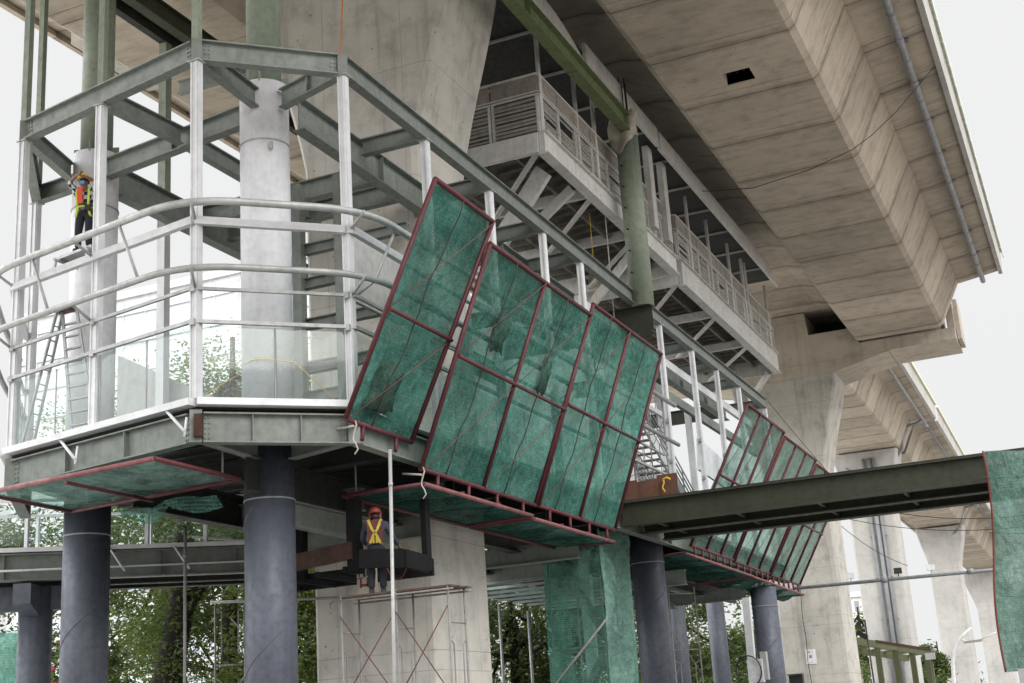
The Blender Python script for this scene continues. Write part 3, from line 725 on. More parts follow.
nb = tilted_net('tall tilted green net second from the left, two bays', 23.4, 29.2, (-12.0, 6.74), (-10.2, 11.13), 2, (.5,), seed=5)
tilted_net('third tilted green net from the left, two bays, ending left of the big girder', 29.42, 34.83, (-12.0, 6.75), (-10.2, 11.46), 2, (.5,), seed=8)
yb = [42.1, 47.5, 53.0, 58.5]
for k, lb in enumerate(('tilted green net just above the big girder, nearest of the far row', 'middle tilted green net of the far row behind the big girder', 'last tilted green net of the far row, in front of the bracketed pier')):
    tilted_net(lb, yb[k]+.05, yb[k+1]-.05, (-12.0, 7.04-.06*k), (-9.62, 11.36-.17*k), 3, (.5,), r=.05, mat='netpale', seed=11+k, tie=False)
MT['netpatch'] = netting('pale_patch_net', (.10, .21, .17), .06, (.3, .4, .34))
def patch(label_t, bot, top, cy, cv, ry, rv, seed):
    rnd = random.Random(seed); sl = V((top[0]-bot[0], 0, top[1]-bot[1])); out = V((sl.z, 0, -sl.x)).normalized()
    c = V((bot[0], cy, bot[1]))+sl*cv; n = 22; mb = MB(); pts = [c+out*.03]
    for k in range(n):
        a = 2*PI*k/n; r_ = rnd.uniform(.78, 1.1); pts.append(c+V((0, ry*r_*max(-.8, min(.8, 1.2*math.cos(a))), 0))+sl*(rv*r_*max(-.85, min(.85, 1.2*math.sin(a))))+out*rnd.uniform(.0, .05))
    mb.add(pts, [(0, 1+k, 1+(k+1) % n) for k in range(n)], True)
    o = mb.build('pale_patch', 'netpatch', label_t); o.modifiers.new('thickness', 'SOLIDIFY').thickness = .006
patch(na, (-12.2, 7.32), (-10.12, 11.60), 21.75, .17, .62, .12, 3)
patch(nb, (-12.0, 6.74), (-10.2, 11.13), 24.9, .68, .42, .11, 5)  # pale shape standing in for light panels behind the net
patch(nb, (-12.0, 6.74), (-10.2, 11.13), 27.6, .62, .36, .13, 8)  # likewise stands in for a pale panel behind
def flat_net(label, quad, bars, sag=.10, group='horizontal catch nets under the platform', mat='netdk', seed=1, pale_edge=None, under=.06):
    rnd = random.Random(seed); q = [V(p) for p in quad]
    c = sum(q, V())/4; t = thing('catch_net', label, 'safety net', c, group)
    for i in range(4):
        tb(t, 'edge_tube', [q[i], q[(i+1) % 4]], .046, 'maroonpale' if i == pale_edge else 'maroon')
    for k in range(1, bars):
        u = k/bars; tb(t, 'cross_tube', [q[0].lerp(q[1], u)+V((0, 0, under)), q[3].lerp(q[2], u)+V((0, 0, under))], .036, 'maroon')
    mb = MB(); vs = []; nx, ny = 8*bars, 10; ph = rnd.uniform(0, 6)
    for i in range(nx+1):
        for j in range(ny+1):
            u, v_ = i/nx, j/ny; p_ = q[0].lerp(q[1], u).lerp(q[3].lerp(q[2], u), v_)
            vs.append(p_+V((0, 0, .02-sag*abs(math.sin(PI*u*bars))*math.sin(PI*v_)*(.8+.4*math.sin(9*v_+ph))+rnd.uniform(-.015, .015))))
    mb.add(vs, [(i*(ny+1)+j, i*(ny+1)+j+1, (i+1)*(ny+1)+j+1, (i+1)*(ny+1)+j) for i in range(nx) for j in range(ny)], True)
    mb.build('netting', mat, t)
    for k in (0, 1):
        p_ = q[3-k]+(q[1]-q[0])*.1*(1-2*k); tb(t, 'hanger', [p_, (p_.x, p_.y, 7.4)], .018, 'galv', 6)
    return t
ne = [23.35, 28.75, 34.35]
flat_net('near flat net beside the worker, below the second tilted net', [(-11.92, ne[0], 6.42), (-11.9, ne[1], 6.42), (-13.6, ne[1]-.05, 6.38), (-13.72, ne[0]-.1, 6.4)], 3, seed=2, pale_edge=0)
flat_net('flat net hanging right above the green wrapped tower', [(-11.9, ne[1]+.1, 6.36), (-11.88, ne[2], 6.36), (-13.5, ne[2]-.2, 6.36), (-13.55, ne[1]+.1, 6.36)], 3, seed=3, pale_edge=0)
fe = [41.0, 49.8, 58.6]
flat_net('flat net below the big girder at the near end of the far row', [(-11.9, fe[0], 6.68), (-11.9, fe[1], 6.62), (-14.1, fe[1]-.2, 6.6), (-14.2, fe[0], 6.65)], 4, seed=4, pale_edge=0)
flat_net('flat net at the far end, drooping in front of the rightmost column', [(-11.9, fe[1]+.1, 6.60), (-11.9, fe[2], 6.50), (-13.6, fe[2]-.1, 6.5), (-13.9, fe[1]+.1, 6.58)], 4, sag=.3, seed=6, pale_edge=0)
flat_net('two bay flat net hanging under the left platform corner, torn at its back', [(-18.75, 18.75, 6.50), (-14.5, 18.3, 6.50), (-14.45, 20.75, 6.48), (-18.85, 21.2, 6.48)], 2, seed=7, pale_edge=0, mat='netleft', under=-.1)
flat_net('distant flat net behind the massive pier, above the trees', [(-17.6, 39.4, 6.4), (-17.6, 52.0, 6.3), (-20.3, 52.0, 6.3), (-20.3, 39.4, 6.4)], 4, seed=9)
mb = MB(); rnd = random.Random(2); vs = []
for i in range(11):
    for j in range(7):
        u, v_ = i/10, j/6; vs.append((-17.4+2.2*u, 20.9+.25*math.sin(u*7)+.2*v_, 6.30-v_*(.06+.22*abs(math.sin(u*5.3+.4)))+rnd.uniform(-.03, .03)))
mb.add(vs, [(i*7+j, i*7+j+1, (i+1)*7+j+1, (i+1)*7+j) for i in range(10) for j in range(6)], True)
solo('net_scrap', mb, 'netvoid', 'torn strip of green netting dangling behind the left flat net', 'net scrap')

# ================================================================== GIRDER BRIDGE (right)
gb = thing('girder_bridge', 'heavy olive steel girders of a footbridge crossing from the hall to the right', 'bridge', (-6, 37.4, 7))
for k, y in enumerate((36.15, 38.1, 40.0)):
    ib(gb, 'girder', (-12.2, y, 7.68), (3.5, y, 7.68), .68, .40, 'olive', tf=.04, tw=.03)
for k in range(7): br(gb, 'diaphragm', (-11.4+k*2.3, 36.2, 7.33), (-11.4+k*2.3, 39.95, 7.33), .09, .46, 'olive')
mb = MB(); mb.box((-4.3, 38.3, 7.72), (15.6, 4.3, .06)); mb.build('deck_plate', 'primer_shade', gb)
mb = MB()
for k, (h, w) in enumerate(((.55, .66), (.50, .66), (.62, .6))): mb.box((-12.05+k*.6, 36.3+.04*k, 7.76+h/2), (w, .03, h))
ph = solo('plywood_hoarding', mb, 'ply', 'brown plywood sheets standing at the left end of the big girder', 'hoarding')
mb = MB(); mb.tube([(-10.92+.03*math.sin(k*1.3), 36.2, 8.2-.06*k) for k in range(7)], .022, 6); mb.tube([(-10.92, 36.2, 8.2), (-10.8, 36.2, 8.25), (-10.7, 36.2, 8.18)], .028, 6)
solo('yellow_strap', mb, 'yellow', 'yellow strap tied on the white post above the plywood', 'strap')

# ================================================================== NET WRAPPED TOWERS
def ladder_frame(mb, a, b, z0, z1, r=.024, rung=.5):
    a, b = V((*a, 0)), V((*b, 0))
    mb.tube([at(a, z0), at(a, z1)], r, 8); mb.tube([at(b, z0), at(b, z1)], r, 8)
    ia, ib_ = a.lerp(b, .22), a.lerp(b, .78)
    z = z0+.25
    while z < z1:
        mb.tube([at(a, z), at(b, z)], r*.8, 6); z += 1.65
    for q, o in ((ia, a), (ib_, b)):
        z = z0
        while z < z1-1.2:
            mb.tube([at(o, z+.3), at(q, z+.42), at(q, z+1.45), at(o, z+1.55)], r*.65, 6); z += 1.7
def sheet(mb, p, q, z0, z1, nx, ny, amp, rnd, nrm, bottom_jag=.0, pull=0):
    p, q, nrm = V((*p, 0)), V((*q, 0)), V(nrm); vs = []; ph = [rnd.uniform(0, 6) for _ in range(5)]
    for i in range(nx+1):
        for j in range(ny+1):
            u, v_ = i/nx, j/ny; z = z0+(z1-z0)*v_
            w = amp*(.12+math.sin(PI*u)**.6)*(math.sin(5*u+7*v_+ph[0])*.5+math.sin(14*v_-4*u+ph[1])*.45+math.sin(23*v_+13*u+ph[2])*.25+rnd.uniform(-.25, .25))
            c = p.lerp(q, u)+nrm*w; vs.append((c.x, c.y, z+(rnd.uniform(-bottom_jag, bottom_jag) if j == 0 else 0)))
    mb.add(vs, [(i*(ny+1)+j, i*(ny+1)+j+1, (i+1)*(ny+1)+j+1, (i+1)*(ny+1)+j) for i in range(nx) for j in range(ny)], True)
wt = thing('wrapped_stair_tower', 'scaffold stair tower wrapped in green netting beside the massive pier', 'scaffold tower', (-13.9, 37.6, .1))
rnd = random.Random(21)
mb = MB(); sheet(mb, (-14.85, 36.4), (-13.05, 36.4), .2, 6.9, 14, 40, .09, rnd, (0, -1, 0)); mb.build('front_netting', 'netvoid', wt)
mb = MB(); sheet(mb, (-13.05, 36.4), (-12.85, 38.35), .2, 7.1, 30, 90, .24, rnd, (1, 0, 0)); mb.build('side_netting', 'netlite', wt)
mb = MB(); sheet(mb, (-14.85, 36.4), (-14.85, 38.35), .2, 6.8, 12, 30, .08, rnd, (-1, 0, 0)); mb.build('back_netting', 'netvoid', wt)
mb = MB()
for x, y in ((-14.75, 36.55), (-13.15, 36.55), (-14.75, 38.75), (-13.05, 38.75)): mb.tube([(x, y, .1), (x, y, 6.9)], .03, 8)
for z in (1.9, 3.8, 5.7):
    for a, b in (((-14.75, 36.55), (-13.15, 36.55)), ((-14.75, 38.75), (-13.05, 38.75)), ((-14.75, 36.55), (-14.75, 38.75)), ((-13.15, 36.55), (-13.05, 38.75))): mb.tube([(*a, z), (*b, z)], .026, 8)
mb.tube([(-14.9, 36.3, 2.6), (-13.0, 36.3, 4.5)], .035, 8)
mb.build('scaffold_frame', 'scaf', wt)
for z0, x0, x1 in ((.2, -13.3, -14.5), (2.1, -14.5, -13.3), (4.0, -13.3, -14.5)):
    mb = MB()
    for s in (0, .55): mb.bar((x0, 37.2+s, z0), (x1, 37.2+s, z0+1.85), .05, .14)
    for k in range(7): u = (k+.5)/7; mb.box((x0+(x1-x0)*u, 37.47, z0+1.85*u), (.2, .5, .03))
    mb.build('stair_flight', 'scaf', wt)
P(lambda m: m.box((-14.1, 37.9, 3.4), (.3, .3, 6.6)), 'inner_post', 'white', wt)
nt_ = thing('hanging_net_curtain', 'tall pale green net curtain with red rope edge at the right of the photo', 'net curtain', (0, 35.4, .1))
rnd = random.Random(5)
mb = MB(); vs = []
for i in range(29):
    for j in range(45):
        u, v_ = i/28, j/44; z = 2.55-2.3*min(1, u*1.2)*0 + 5.2*v_
        xl = -2.30-.12*math.sin(v_*5+.6)-.16*(1-v_)
        z = 2.25+5.40*v_-(.25*math.sin(PI*u)*(1 if j == 44 else 0))
        vs.append((xl+(3.2-xl)*u, 35.3+.10*math.sin(u*16+v_*3)+.05*math.sin(u*40-v_*4)+.05*math.sin(v_*14)+rnd.uniform(-.012, .012), z))
mb.add(vs, [(i*45+j, i*45+j+1, (i+1)*45+j+1, (i+1)*45+j) for i in range(28) for j in range(44)], True)
mb.build('netting', 'netcurtain', nt_)
tb(nt_, 'edge_rope', [(-2.32-.12*math.sin(v_*5+.6)-.16*(1-v_), 35.27+.05*math.sin(v_*14), 2.25+5.40*v_) for v_ in [k/30 for k in range(31)]], .026, 'redrope', 7)
for z in (4.05, 5.6, 7.0): tb(nt_, 'tie_rope', [(-2.4+.56*k, 35.2, z-.22*math.sin(PI*k/8)) for k in range(9)], .007, 'net', 5)
mb = MB()
for x in (-1.2, .8, 2.8): mb.tube([(x, 35.9, .1), (x, 35.9, 7.6)], .035, 8)
for z in (2.4, 4.6, 6.8): mb.tube([(-1.7, 35.9, z), (3.0, 35.9, z)], .03, 8)
mb.build('support_pole', 'scaf', nt_)
P(lambda m: m.box((.75, 35.2, 1.15), (6.0, .5, 2.3)), 'base_hoarding', 'grey', nt_)

# ================================================================== UNDERSLUNG WALKWAYS
def walkway(label, y0, y1, zb, edge_h, x0=-12.8, x1=-17.6, roofposts=(), end_near=True, mull=()):
    t = thing('hung_walkway', label, 'walkway', (-15, (y0+y1)/2, zb))
    zt = zb+edge_h; zfl = 18.45
    mb = MB(); mb.bar((x0, y0, zb+edge_h/2), (x0, y1, zb+edge_h/2), .18, edge_h); mb.box((x0+.02, (y0+y1)/2, zb-.023), (.34, y1-y0, .04)); mb.box((x0+.02, (y0+y1)/2, zt+.023), (.34, y1-y0, .04))
    mb.build('edge_beam', 'walk', t)
    for yy in ((y0, y1)):
        br(t, 'end_beam', (x0-.1, yy, zb+edge_h/2), (x1, yy, zb+edge_h/2), .18, edge_h, 'walk')
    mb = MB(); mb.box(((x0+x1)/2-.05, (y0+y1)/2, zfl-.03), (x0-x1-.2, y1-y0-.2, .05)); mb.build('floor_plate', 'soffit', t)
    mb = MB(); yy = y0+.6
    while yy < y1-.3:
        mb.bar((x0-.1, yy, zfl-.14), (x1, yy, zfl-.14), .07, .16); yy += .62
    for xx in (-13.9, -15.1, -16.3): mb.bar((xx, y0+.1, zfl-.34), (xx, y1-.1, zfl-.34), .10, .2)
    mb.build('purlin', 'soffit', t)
    n = max(2, int((y1-y0)/4.2)); s = (y1-y0)/n
    for k in range(n+1):
        yy = y0+s*k
        if 0 < k < n: br(t, 'cross_beam', (x0-.1, yy, zb+.3), (x1, yy, zb+.3), .16, .34, 'walk')
        if k < n: br(t, 'soffit_brace', (x0-.2, yy+.15, zb+.12), (x1+1.4, yy+s-.15, zb+.12), .14, .10, 'walk')
    # parapet: louvres, tan band, rails
    npan = max(2, int(round((y1-y0)/1.45))); s = (y1-y0)/npan
    def seg(tname, pa, pb):
        pa, pb = V(pa), V(pb); d = (pb-pa); L = d.length; d.normalize()
        mb = MB()
        for k in range(9):
            if random.random() < .06: continue
            z = zt+.12+k*.125; mb.bar(at(pa+d*.08, z+random.uniform(-.02, .02)), at(pb-d*.08, z+random.uniform(-.02, .02)), .05, random.uniform(.05, .085), V((d.y, -d.x, 0))*random.uniform(.2, 1.1)+V((0, 0, 1)))
        lv = mb.build('louvre_panel', 'louvre', t)
        for e_ in (pa+d*.06, pb-d*.06): br(lv, 'louvre_upright', at(e_, zt+.05), at(e_, zt+1.2), .08, .06, 'walk')
        br(t, 'band_panel', at(pa+d*.03, zt+1.6), at(pb-d*.03, zt+1.6), .05, .52, 'band')
    for k in range(npan): seg('', (x0, y0+s*k, 0), (x0, y0+s*(k+1), 0))
    mb = MB()
    for z, w in ((1.24, .05), (1.33, .045), (1.9, .06)): mb.bar((x0+.03, y0, zt+z), (x0+.03, y1, zt+z), w, w)
    if end_near:
        for z, w in ((1.24, .05), (1.33, .045), (1.9, .06)): mb.bar((x0, y0-.03, zt+z), (x1, y0-.03, zt+z), w, w)
    mb.build('hand_rail', 'walk', t)
    if end_near:
        for k in range(3): seg('', (x0-1.55*k, y0, 0), (x0-1.55*(k+1), y0, 0))
    for yy in roofposts:
        tb(t, 'roof_post', [(x0, yy, zb), (x0, yy, 21.85)], .07, 'walk', 10)
        tb(t, 'roof_post', [(x1, yy, zfl), (x1, yy, 21.85)], .07, 'walk', 10)
    for yy in mull: br(t, 'mullion_post', (x0+.12, yy, zb+1.0), (x0+.12, yy, 21.9), .22, .5, 'walk'); 
    return t
walkway('near hung walkway with louvred parapet, under the dark deck beside the massive pier', 33.6, 46.6, 17.75, .62, roofposts=(33.75, 36.8, 38.5, 41.6, 44.4), mull=(44.0, 45.7))
walkway('far hung walkway with louvred parapet and white edge beam', 47.3, 63.3, 17.55, .95, roofposts=(49.2, 52.2, 55.6, 58.0, 58.6, 62.6), end_near=True)
rf = thing('walkway_canopy', 'white edged canopy roof with dark soffit over the hung walkways', 'canopy', (-15, 46, 22))
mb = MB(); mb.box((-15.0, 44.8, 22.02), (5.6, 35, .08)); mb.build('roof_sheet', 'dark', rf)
for k in range(12): br(rf, 'purlin', (-12.3, 28.2+k*2.9, 21.93), (-17.7, 28.2+k*2.9, 21.93), .06, .08, 'grey')
for a, b in ((36.2, 43.6), (43.8, 60.6)): br(rf, 'fascia', (-12.15, a, 22.0), (-12.15, b, 22.03), .12, .70, 'walk')
for a, s in ((30.2, 1), (60.65, 1)):
    mb = MB(); L_ = 5.9 if a < 40 else 2.2
    prof = [(-12.15, a+L_*k/8, 21.72+ .0) for k in range(9)] + [(-12.15, a+L_*k/8, 21.74+.55*math.cos(PI/2*(k/8 if a > 40 else abs(k/4-1)))) for k in range(8, -1, -1)]
    mb.prism(prof, (-.1, 0, 0)); mb.build('curved_fascia', 'walk', rf)
tb(rf, 'strip_light', [(-15.4, 31.0, 21.82), (-15.4, 32.1, 21.82)], .05, 'signwhite', 8)
# V struts carrying the walkway off the pier
for a, b, w in (((-13.3, 34.9, 17.75), (-15.9, 35.6, 15.2), .62), ((-13.2, 37, 17.9), (-14.6, 37.0, 16.9), .3), ((-13.2, 43, 17.7), (-15.6, 43, 15.4), .3), ((-13.2, 63.1, 17.6), (-14.6, 64.6, 16.7), .3)):
    mb = MB(); mb.bar(a, b, .16, w, (0, 0, 1)); solo('walkway_strut', mb, 'walk', {.62: 'broad white diagonal strut under the near end of the hung walkway'}.get(w, {37: 'slim diagonal strut second from the near end of the hung walkway', 43: 'slim diagonal strut under the hung walkway behind the green tube column', 63.1: 'diagonal strut at the far end of the hung walkway by the bracketed pier'}.get(a[1])), 'strut', group='diagonal struts under the hung walkways')
# ================================================================== INSIDE THE HALL
st = thing('steel_staircase', 'white steel stair with balustrade inside the hall behind the far nets', 'staircase', (-14.3, 49, ZF))
for x in (-14.0, -15.3):
    br(st, 'stringer', (x, 43.2, 12.6), (x, 52.6, 8.0), .08, .4, 'white')
    for h in (.35, .6, .85, 1.1): br(st, 'rail', (x, 43.2, 12.6+h), (x, 52.6, 8.0+h), .04, .04, 'galv')
    mb = MB()
    for k in range(9): u = k/8; mb.bar((x, 43.2+9.4*u, 12.6-4.6*u), (x, 43.2+9.4*u, 13.7-4.6*u), .05, .05)
    mb.build('baluster', 'galv', st)
mb = MB()
for k in range(26): u = (k+.5)/26; mb.box((-14.65, 43.2+9.4*u, 12.55-4.6*u), (1.2, .3, .04))
mb.build('tread', 'grey', st)
def panel(name, label, cat, pts, vec, mat):
    mb = MB(); mb.prism(pts, vec); return solo(name, mb, mat, label, cat)
panel('cladding_panel', 'large pale sloping cladding panel just behind the corner post', 'panel', [(-13.2, 23.05, 10.4), (-13.2, 28.6, 10.45), (-13.2, 28.6, 11.95), (-13.2, 23.05, 11.93)], (-.09, 0, 0), 'grey')
panel('cladding_panel', 'white cladding panel inside the hall above the far tilted nets', 'panel', [(-12.75, 47.0, 10.35), (-12.75, 55.5, 9.9), (-12.75, 55.5, 10.8), (-12.75, 47.3, 11.6)], (-.09, 0, 0), 'white')
panel('cladding_panel', 'tall white wall panel inside the hall, left of the plywood sheets', 'panel', [(-13.6, 40.0, 7.8), (-13.6, 42.0, 7.8), (-13.6, 42.0, 12.2), (-13.6, 40.0, 13.4)], (-.1, 0, 0), 'white')
panel('cladding_panel', 'pale wall panel deep in the hall seen between far posts', 'panel', [(-17.4, 50, 9.0), (-17.4, 57.5, 9.0), (-17.4, 57.5, 12.4), (-17.4, 50, 12.4)], (-.1, 0, 0), 'white')
panel('stair_flank', 'grey sloping stair wall behind the glass left of the corner column', 'panel', [(-22.6, 27, 7.76), (-18.6, 27, 7.76), (-18.6, 27, 9.6), (-22.6, 27, 11.75)], (0, .16, 0), 'grey')
mb = MB()
ladder_frame(mb, (-13.15, 40.6), (-14.2, 40.6), ZF, 14.2); ladder_frame(mb, (-13.1, 42.4), (-14.2, 42.4), ZF, 14.2); ladder_frame(mb, (-13.1, 44.2), (-14.2, 44.2), ZF, 13.0)
for z in (8.6, 10.3, 12.0):
    for x in (-13.12, -14.2): mb.tube([(x, 40.6, z), (x, 42.4, z+1.4)], .016, 6); mb.tube([(x, 42.4, z), (x, 44.2, z+1.4)], .016, 6); mb.tube([(x, 40.6, z-.2), (x, 44.2, z-.2)], .022, 6)
s1 = solo('frame_scaffold', mb, 'scaf', 'frame scaffold tower standing inside the hall right of the tilted nets', 'scaffold', loc=(-13.6, 42, ZF))
mb = MB(); mb.box((-13.65, 42.4, 9.72), (1.0, 3.5, .05)); mb.build('plank', 'plank', None) if False else None
lad = thing('step_ladder', 'silver step ladder standing on the platform below the helmeted worker', 'ladder', (-19.9, 22.0, ZF))
def stile(mb, a, b): mb.bar(a, b, .07, .035)
mb = MB()
for s in (-.28, .28): stile(mb, (-20.85, 21.9+s*.6, ZF), (-19.95, 21.9+s*.3, 11.1))
for k in range(10): u = (k+.6)/10.6; mb.tube([(-20.85+.9*u, 21.73+.08*u, ZF+3.35*u), (-20.85+.9*u, 22.07-.08*u, ZF+3.35*u)], .018, 6)
mb.build('rear_leg', 'galv', lad)
mb = MB()
for s in (-.33, .33): stile(mb, (-19.2+s, 22.0, ZF), (-19.72+s*.6, 21.95, 11.1))
for k in range(11): u = (k+.6)/11.6; mb.box((-19.2-.52*u, 21.98, ZF+3.35*u), (.66-.26*u, .09, .03))
mb.build('front_steps', 'galv', lad)
mb = MB(); mb.box((-19.85, 21.92, 11.14), (.5, .36, .06)); mb.build('top_cap', 'scafred', lad)

# lower left: pit frame, footbridge
pf = thing('hanging_pit_frame', 'dark hanging steel frame round the red helmeted worker, rusty side channel', 'steel frame', (-14, 25, 5))
br(pf, 'hanger_post', (-13.62, 23.5, 4.85), (-13.62, 23.5, 6.33), .24, .24, 'blacksteel')
br(pf, 'hanger_post', (-12.42, 24.3, 4.85), (-12.42, 24.3, 6.3), .12, .2, 'blacksteel'); br(pf, 'hanger_post', (-16.2, 25.6, 4.9), (-16.2, 25.6, 7.0), .2, .2, 'blacksteel')
br(pf, 'rusty_channel', (-16.4, 24.05, 5.22), (-13.62, 23.34, 5.3), .1, .34, 'rust'); br(pf, 'channel', (-13.2, 22.95, 5.05), (-12.3, 23.05, 4.98), .1, .36, 'blacksteel')
br(pf, 'channel', (-12.3, 23.1, 4.98), (-12.42, 24.25, 4.98), .1, .34, 'blacksteel'); br(pf, 'channel', (-16.4, 25.7, 5.1), (-13.0, 25.7, 5.1), .1, .36, 'blacksteel')
for k in range(4): br(pf, 'bottom_bar', (-16.2+k*.8, 24.1-.25*k, 4.95), (-16.2+k*.8, 25.65, 4.95), .07, .1, 'blacksteel')
fb = thing('footbridge', 'grey green footbridge with glass parapet passing behind the left columns', 'footbridge', (-22, 25, 6))
f0, f1 = V((-27.0, 20.5, 0)), V((-17.3, 27.65, 0)); fd = (f1-f0).normalized(); fn = V((-fd.y, fd.x, 0))
for k in range(3): ib(fb, 'girder', at(f0+fn*.95*k, 6.25-.04*(k > 0)), at(f1+fn*.95*k, 6.25-.04*(k > 0)), .62, .26, 'primer' if k == 0 else 'primer_shade', stiff=6 if k == 0 else 0)
mb = MB(); q = [f0-fn*.15, f1-fn*.15, f1+fn*2.2, f0+fn*2.2]; mb.prism([at(p, 6.28) for p in q], (0, 0, .10)); mb.build('deck_plate', 'white', fb)
for k in range(9):
    p = f0.lerp(f1, (k+.2)/9); br(fb, 'rail_post', at(p, 6.38), at(p, 7.45), .10, .07, 'white')
    p2_ = f0.lerp(f1, (k+1.2)/9)
    if k < 8: br(fb, 'glass_panel', at(p+fd*.08, 6.9), at(p2_-fd*.08, 6.9), .012, .9, 'glass')
    p3_ = p+fn*2.1; br(fb, 'rail_post', at(p3_, 6.38), at(p3_, 7.45), .08, .07, 'white')
for o in (0, 2.1): br(fb, 'hand_rail', at(f0+fn*o, 7.48), at(f1+fn*o, 7.48), .07, .06, 'white')
tb(fb, 'cable_conduit', [at(f0-fn*.17, 5.82), at(f1-fn*.17, 5.90)], .025, 'white', 6)
for u in (.62, .74): 
    p = f0.lerp(f1, u)-fn*.16; tb(fb, 'stay', [at(p, 6.3), at(p+fd*.35-fn*.1, 5.75)], .025, 'white', 6)
ct = thing('bracket_column', 'dark grey column with a wedge bracket head under the footbridge at far left', 'column', (-22.75, 24.5, .1))
tb(ct, 'shaft', [(-22.75, 24.5, .1), (-22.75, 24.5, 5.55)], .38, 'bluegrey', 28)
mb = MB()
for s in (-1, 1):
    n2 = V((.42, -.91, 0)) if s > 0 else V((-.42, .91, 0)); n3 = V((-.91, -.42, 0))
    a = V((-22.75, 24.5, 0)); mb.prism([at(a-n3*.2, 5.55), at(a-n3*.2, 4.75), at(a+n2*1.0-n3*.2, 5.1), at(a+n2*1.0-n3*.2, 5.55)], n3*.4)
mb.box((-22.75, 24.5, 5.3), (1.7, .3, .55), .63); mb.build('bracket', 'bluegrey', ct)
rnd = random.Random(3)
mb = MB(); sheet(mb, (-28.5, 24.4), (-25.75, 27.2), .2, 4.9, 16, 24, .1, rnd, (.6, -.8, 0)); sheet(mb, (-25.75, 27.2), (-25.5, 27.9), .2, 4.5, 8, 24, .1, rnd, (.8, -.6, 0))
solo('net_fence', mb, 'mint', 'pale mint green net fence behind the dark bracket column at bottom left', 'net fence')
# inner handrail seen below the platform
mb = MB(); mb.tube([(-20.6, 27.5, 7.2), (-15.6, 31.6, 6.6)], .05, 8); mb.tube([(-20.6, 27.5, 6.8), (-15.6, 31.6, 6.2)], .03, 8)
solo('ramp_handrail', mb, 'white', 'pale sloping handrail behind the corner column below the platform', 'handrail')

# ================================================================== SCAFFOLD, POLES, SIGN
sf = thing('frame_scaffold', 'low frame scaffold with red cross braces that the worker stands on', 'scaffold', (-12.35, 23.2, .1))
xs = (-13.5, -12.3, -11.2)
for x in xs:
    mb = MB(); ladder_frame(mb, (x, 22.7), (x+.02, 23.35), .1, 4.35, r=.022); mb.build('ladder_frame', 'scaf', sf)
for a, b in zip(xs[:-1], xs[1:]):
    for y in (22.66,):
        tb(sf, 'cross_brace', [(a, y, 2.35), (b, y, 3.95)], .011, 'scafred', 6); tb(sf, 'cross_brace', [(a, y-.02, 3.95), (b, y-.02, 2.35)], .011, 'scafred', 6)
mb = MB()
for k in range(3): mb.box((-12.35+.03*k, 22.8+k*.26, 4.32), (2.45, .24, .032), .008*k)
mb.build('plank', 'plank', sf)
for y in (22.62, 23.42): tb(sf, 'ledger', [(-13.65, y, 4.25), (-11.05, y, 4.25)], .019, 'scaf', 8)
mb = MB()
for x in xs: mb.tube([(x, 22.7, .1), (x, 22.7, 2.5)], .024, 8)
mb.build('yellow_leg', 'yellow', sf)
sg = thing('painted_board', 'hand painted beige board leaning beside the worker, maroon and black marks', 'sign', (-13.62, 23.95, 4.34))
bm_ = MB(); bm_.box((-13.62, 23.95, 4.68), (.46, .025, .68)); bm_.build('board', 'board', sg)
RX = Matrix.Rotation(PI/2, 4, 'X')
def tm(x, y, z): m = RX.copy(); m.translation = V((x, y, z)); return m
mb = MB()
for p, q, w in (((-.14, .13), (-.14, -.07), .035), ((-.14, -.02), (.17, -.02), .045), ((.02, .13), (.02, -.06), .045), ((.04, .0), (.2, .13), .03)):
    mb.bar((-13.62+p[0], 23.93, 4.68+p[1]), (-13.62+q[0], 23.93, 4.68+q[1]), .008, w, (0, 0, 1)) if abs(p[0]-q[0]) > .02 else mb.bar((-13.62+p[0], 23.93, 4.68+p[1]), (-13.62+q[0], 23.93, 4.68+q[1]), w, .008, (0, 1, 0))
mb.build('maroon_mark', 'inkred', sg)
text_obj('lettering', 'GAN', .15, 'ink', sg, tm(-13.6, 23.934, 4.43))
mb = MB()
for k, (x, w, h, z) in enumerate(((-.06, .05, .16, .24), (.03, .06, .14, .25), (.13, .03, .12, .26), (-.17, .02, .10, .2), (.19, .03, .08, .2))): mb.bar((-13.62+x, 23.932, 4.68+z-h/2), (-13.62+x+.01, 23.932, 4.68+z+h/2), w, .006, (0, 1, 0))
mb.tube([(-13.84+.045*k, 23.93, 4.80+.004*k*k*.5) for k in range(9)], .008, 5)
mb.build('black_scrawl', 'ink', sg)

def pole(label, x, y, z0, z1, r, mat, lean=(0, 0)):
    mb = MB(); mb.tube([(x, y, z0), (x+lean[0], y+lean[1], z1)], r, 10); mb.tube([(x+lean[0]*.9, y+lean[1]*.9, z1*.9), (x+lean[0]*.91, y+lean[1]*.91, z1*.91)], r*1.25, 10)
    return solo('prop_pole', mb, mat, label, 'pole', loc=(x, y, z0), group='slender poles standing under the platform')
pole('pale slender pole in front of the scaffold and red helmeted worker', -11.36, 20.7, .1, 6.58, .033, 'galv', (.14, 0))
pole('thin grey pole between the two big left columns', -18.15, 24.0, .1, 6.35, .035, 'scaf')
pole('thin pole left of the green wrapped tower, close to the massive pier', -17.93, 40, .1, 5.6, .05, 'galv')
pole('thin pole left of the green wrapped tower, nearer to the netting', -16.93, 40, .1, 5.3, .05, 'galv')
mb = MB(); mb.tube([(-20.4, 28, 5.2), (-15.9, 28.0, 4.9)], .035, 8); ladder_frame(mb, (-20.3, 28.05), (-19.6, 28.3), .1, 5.1)
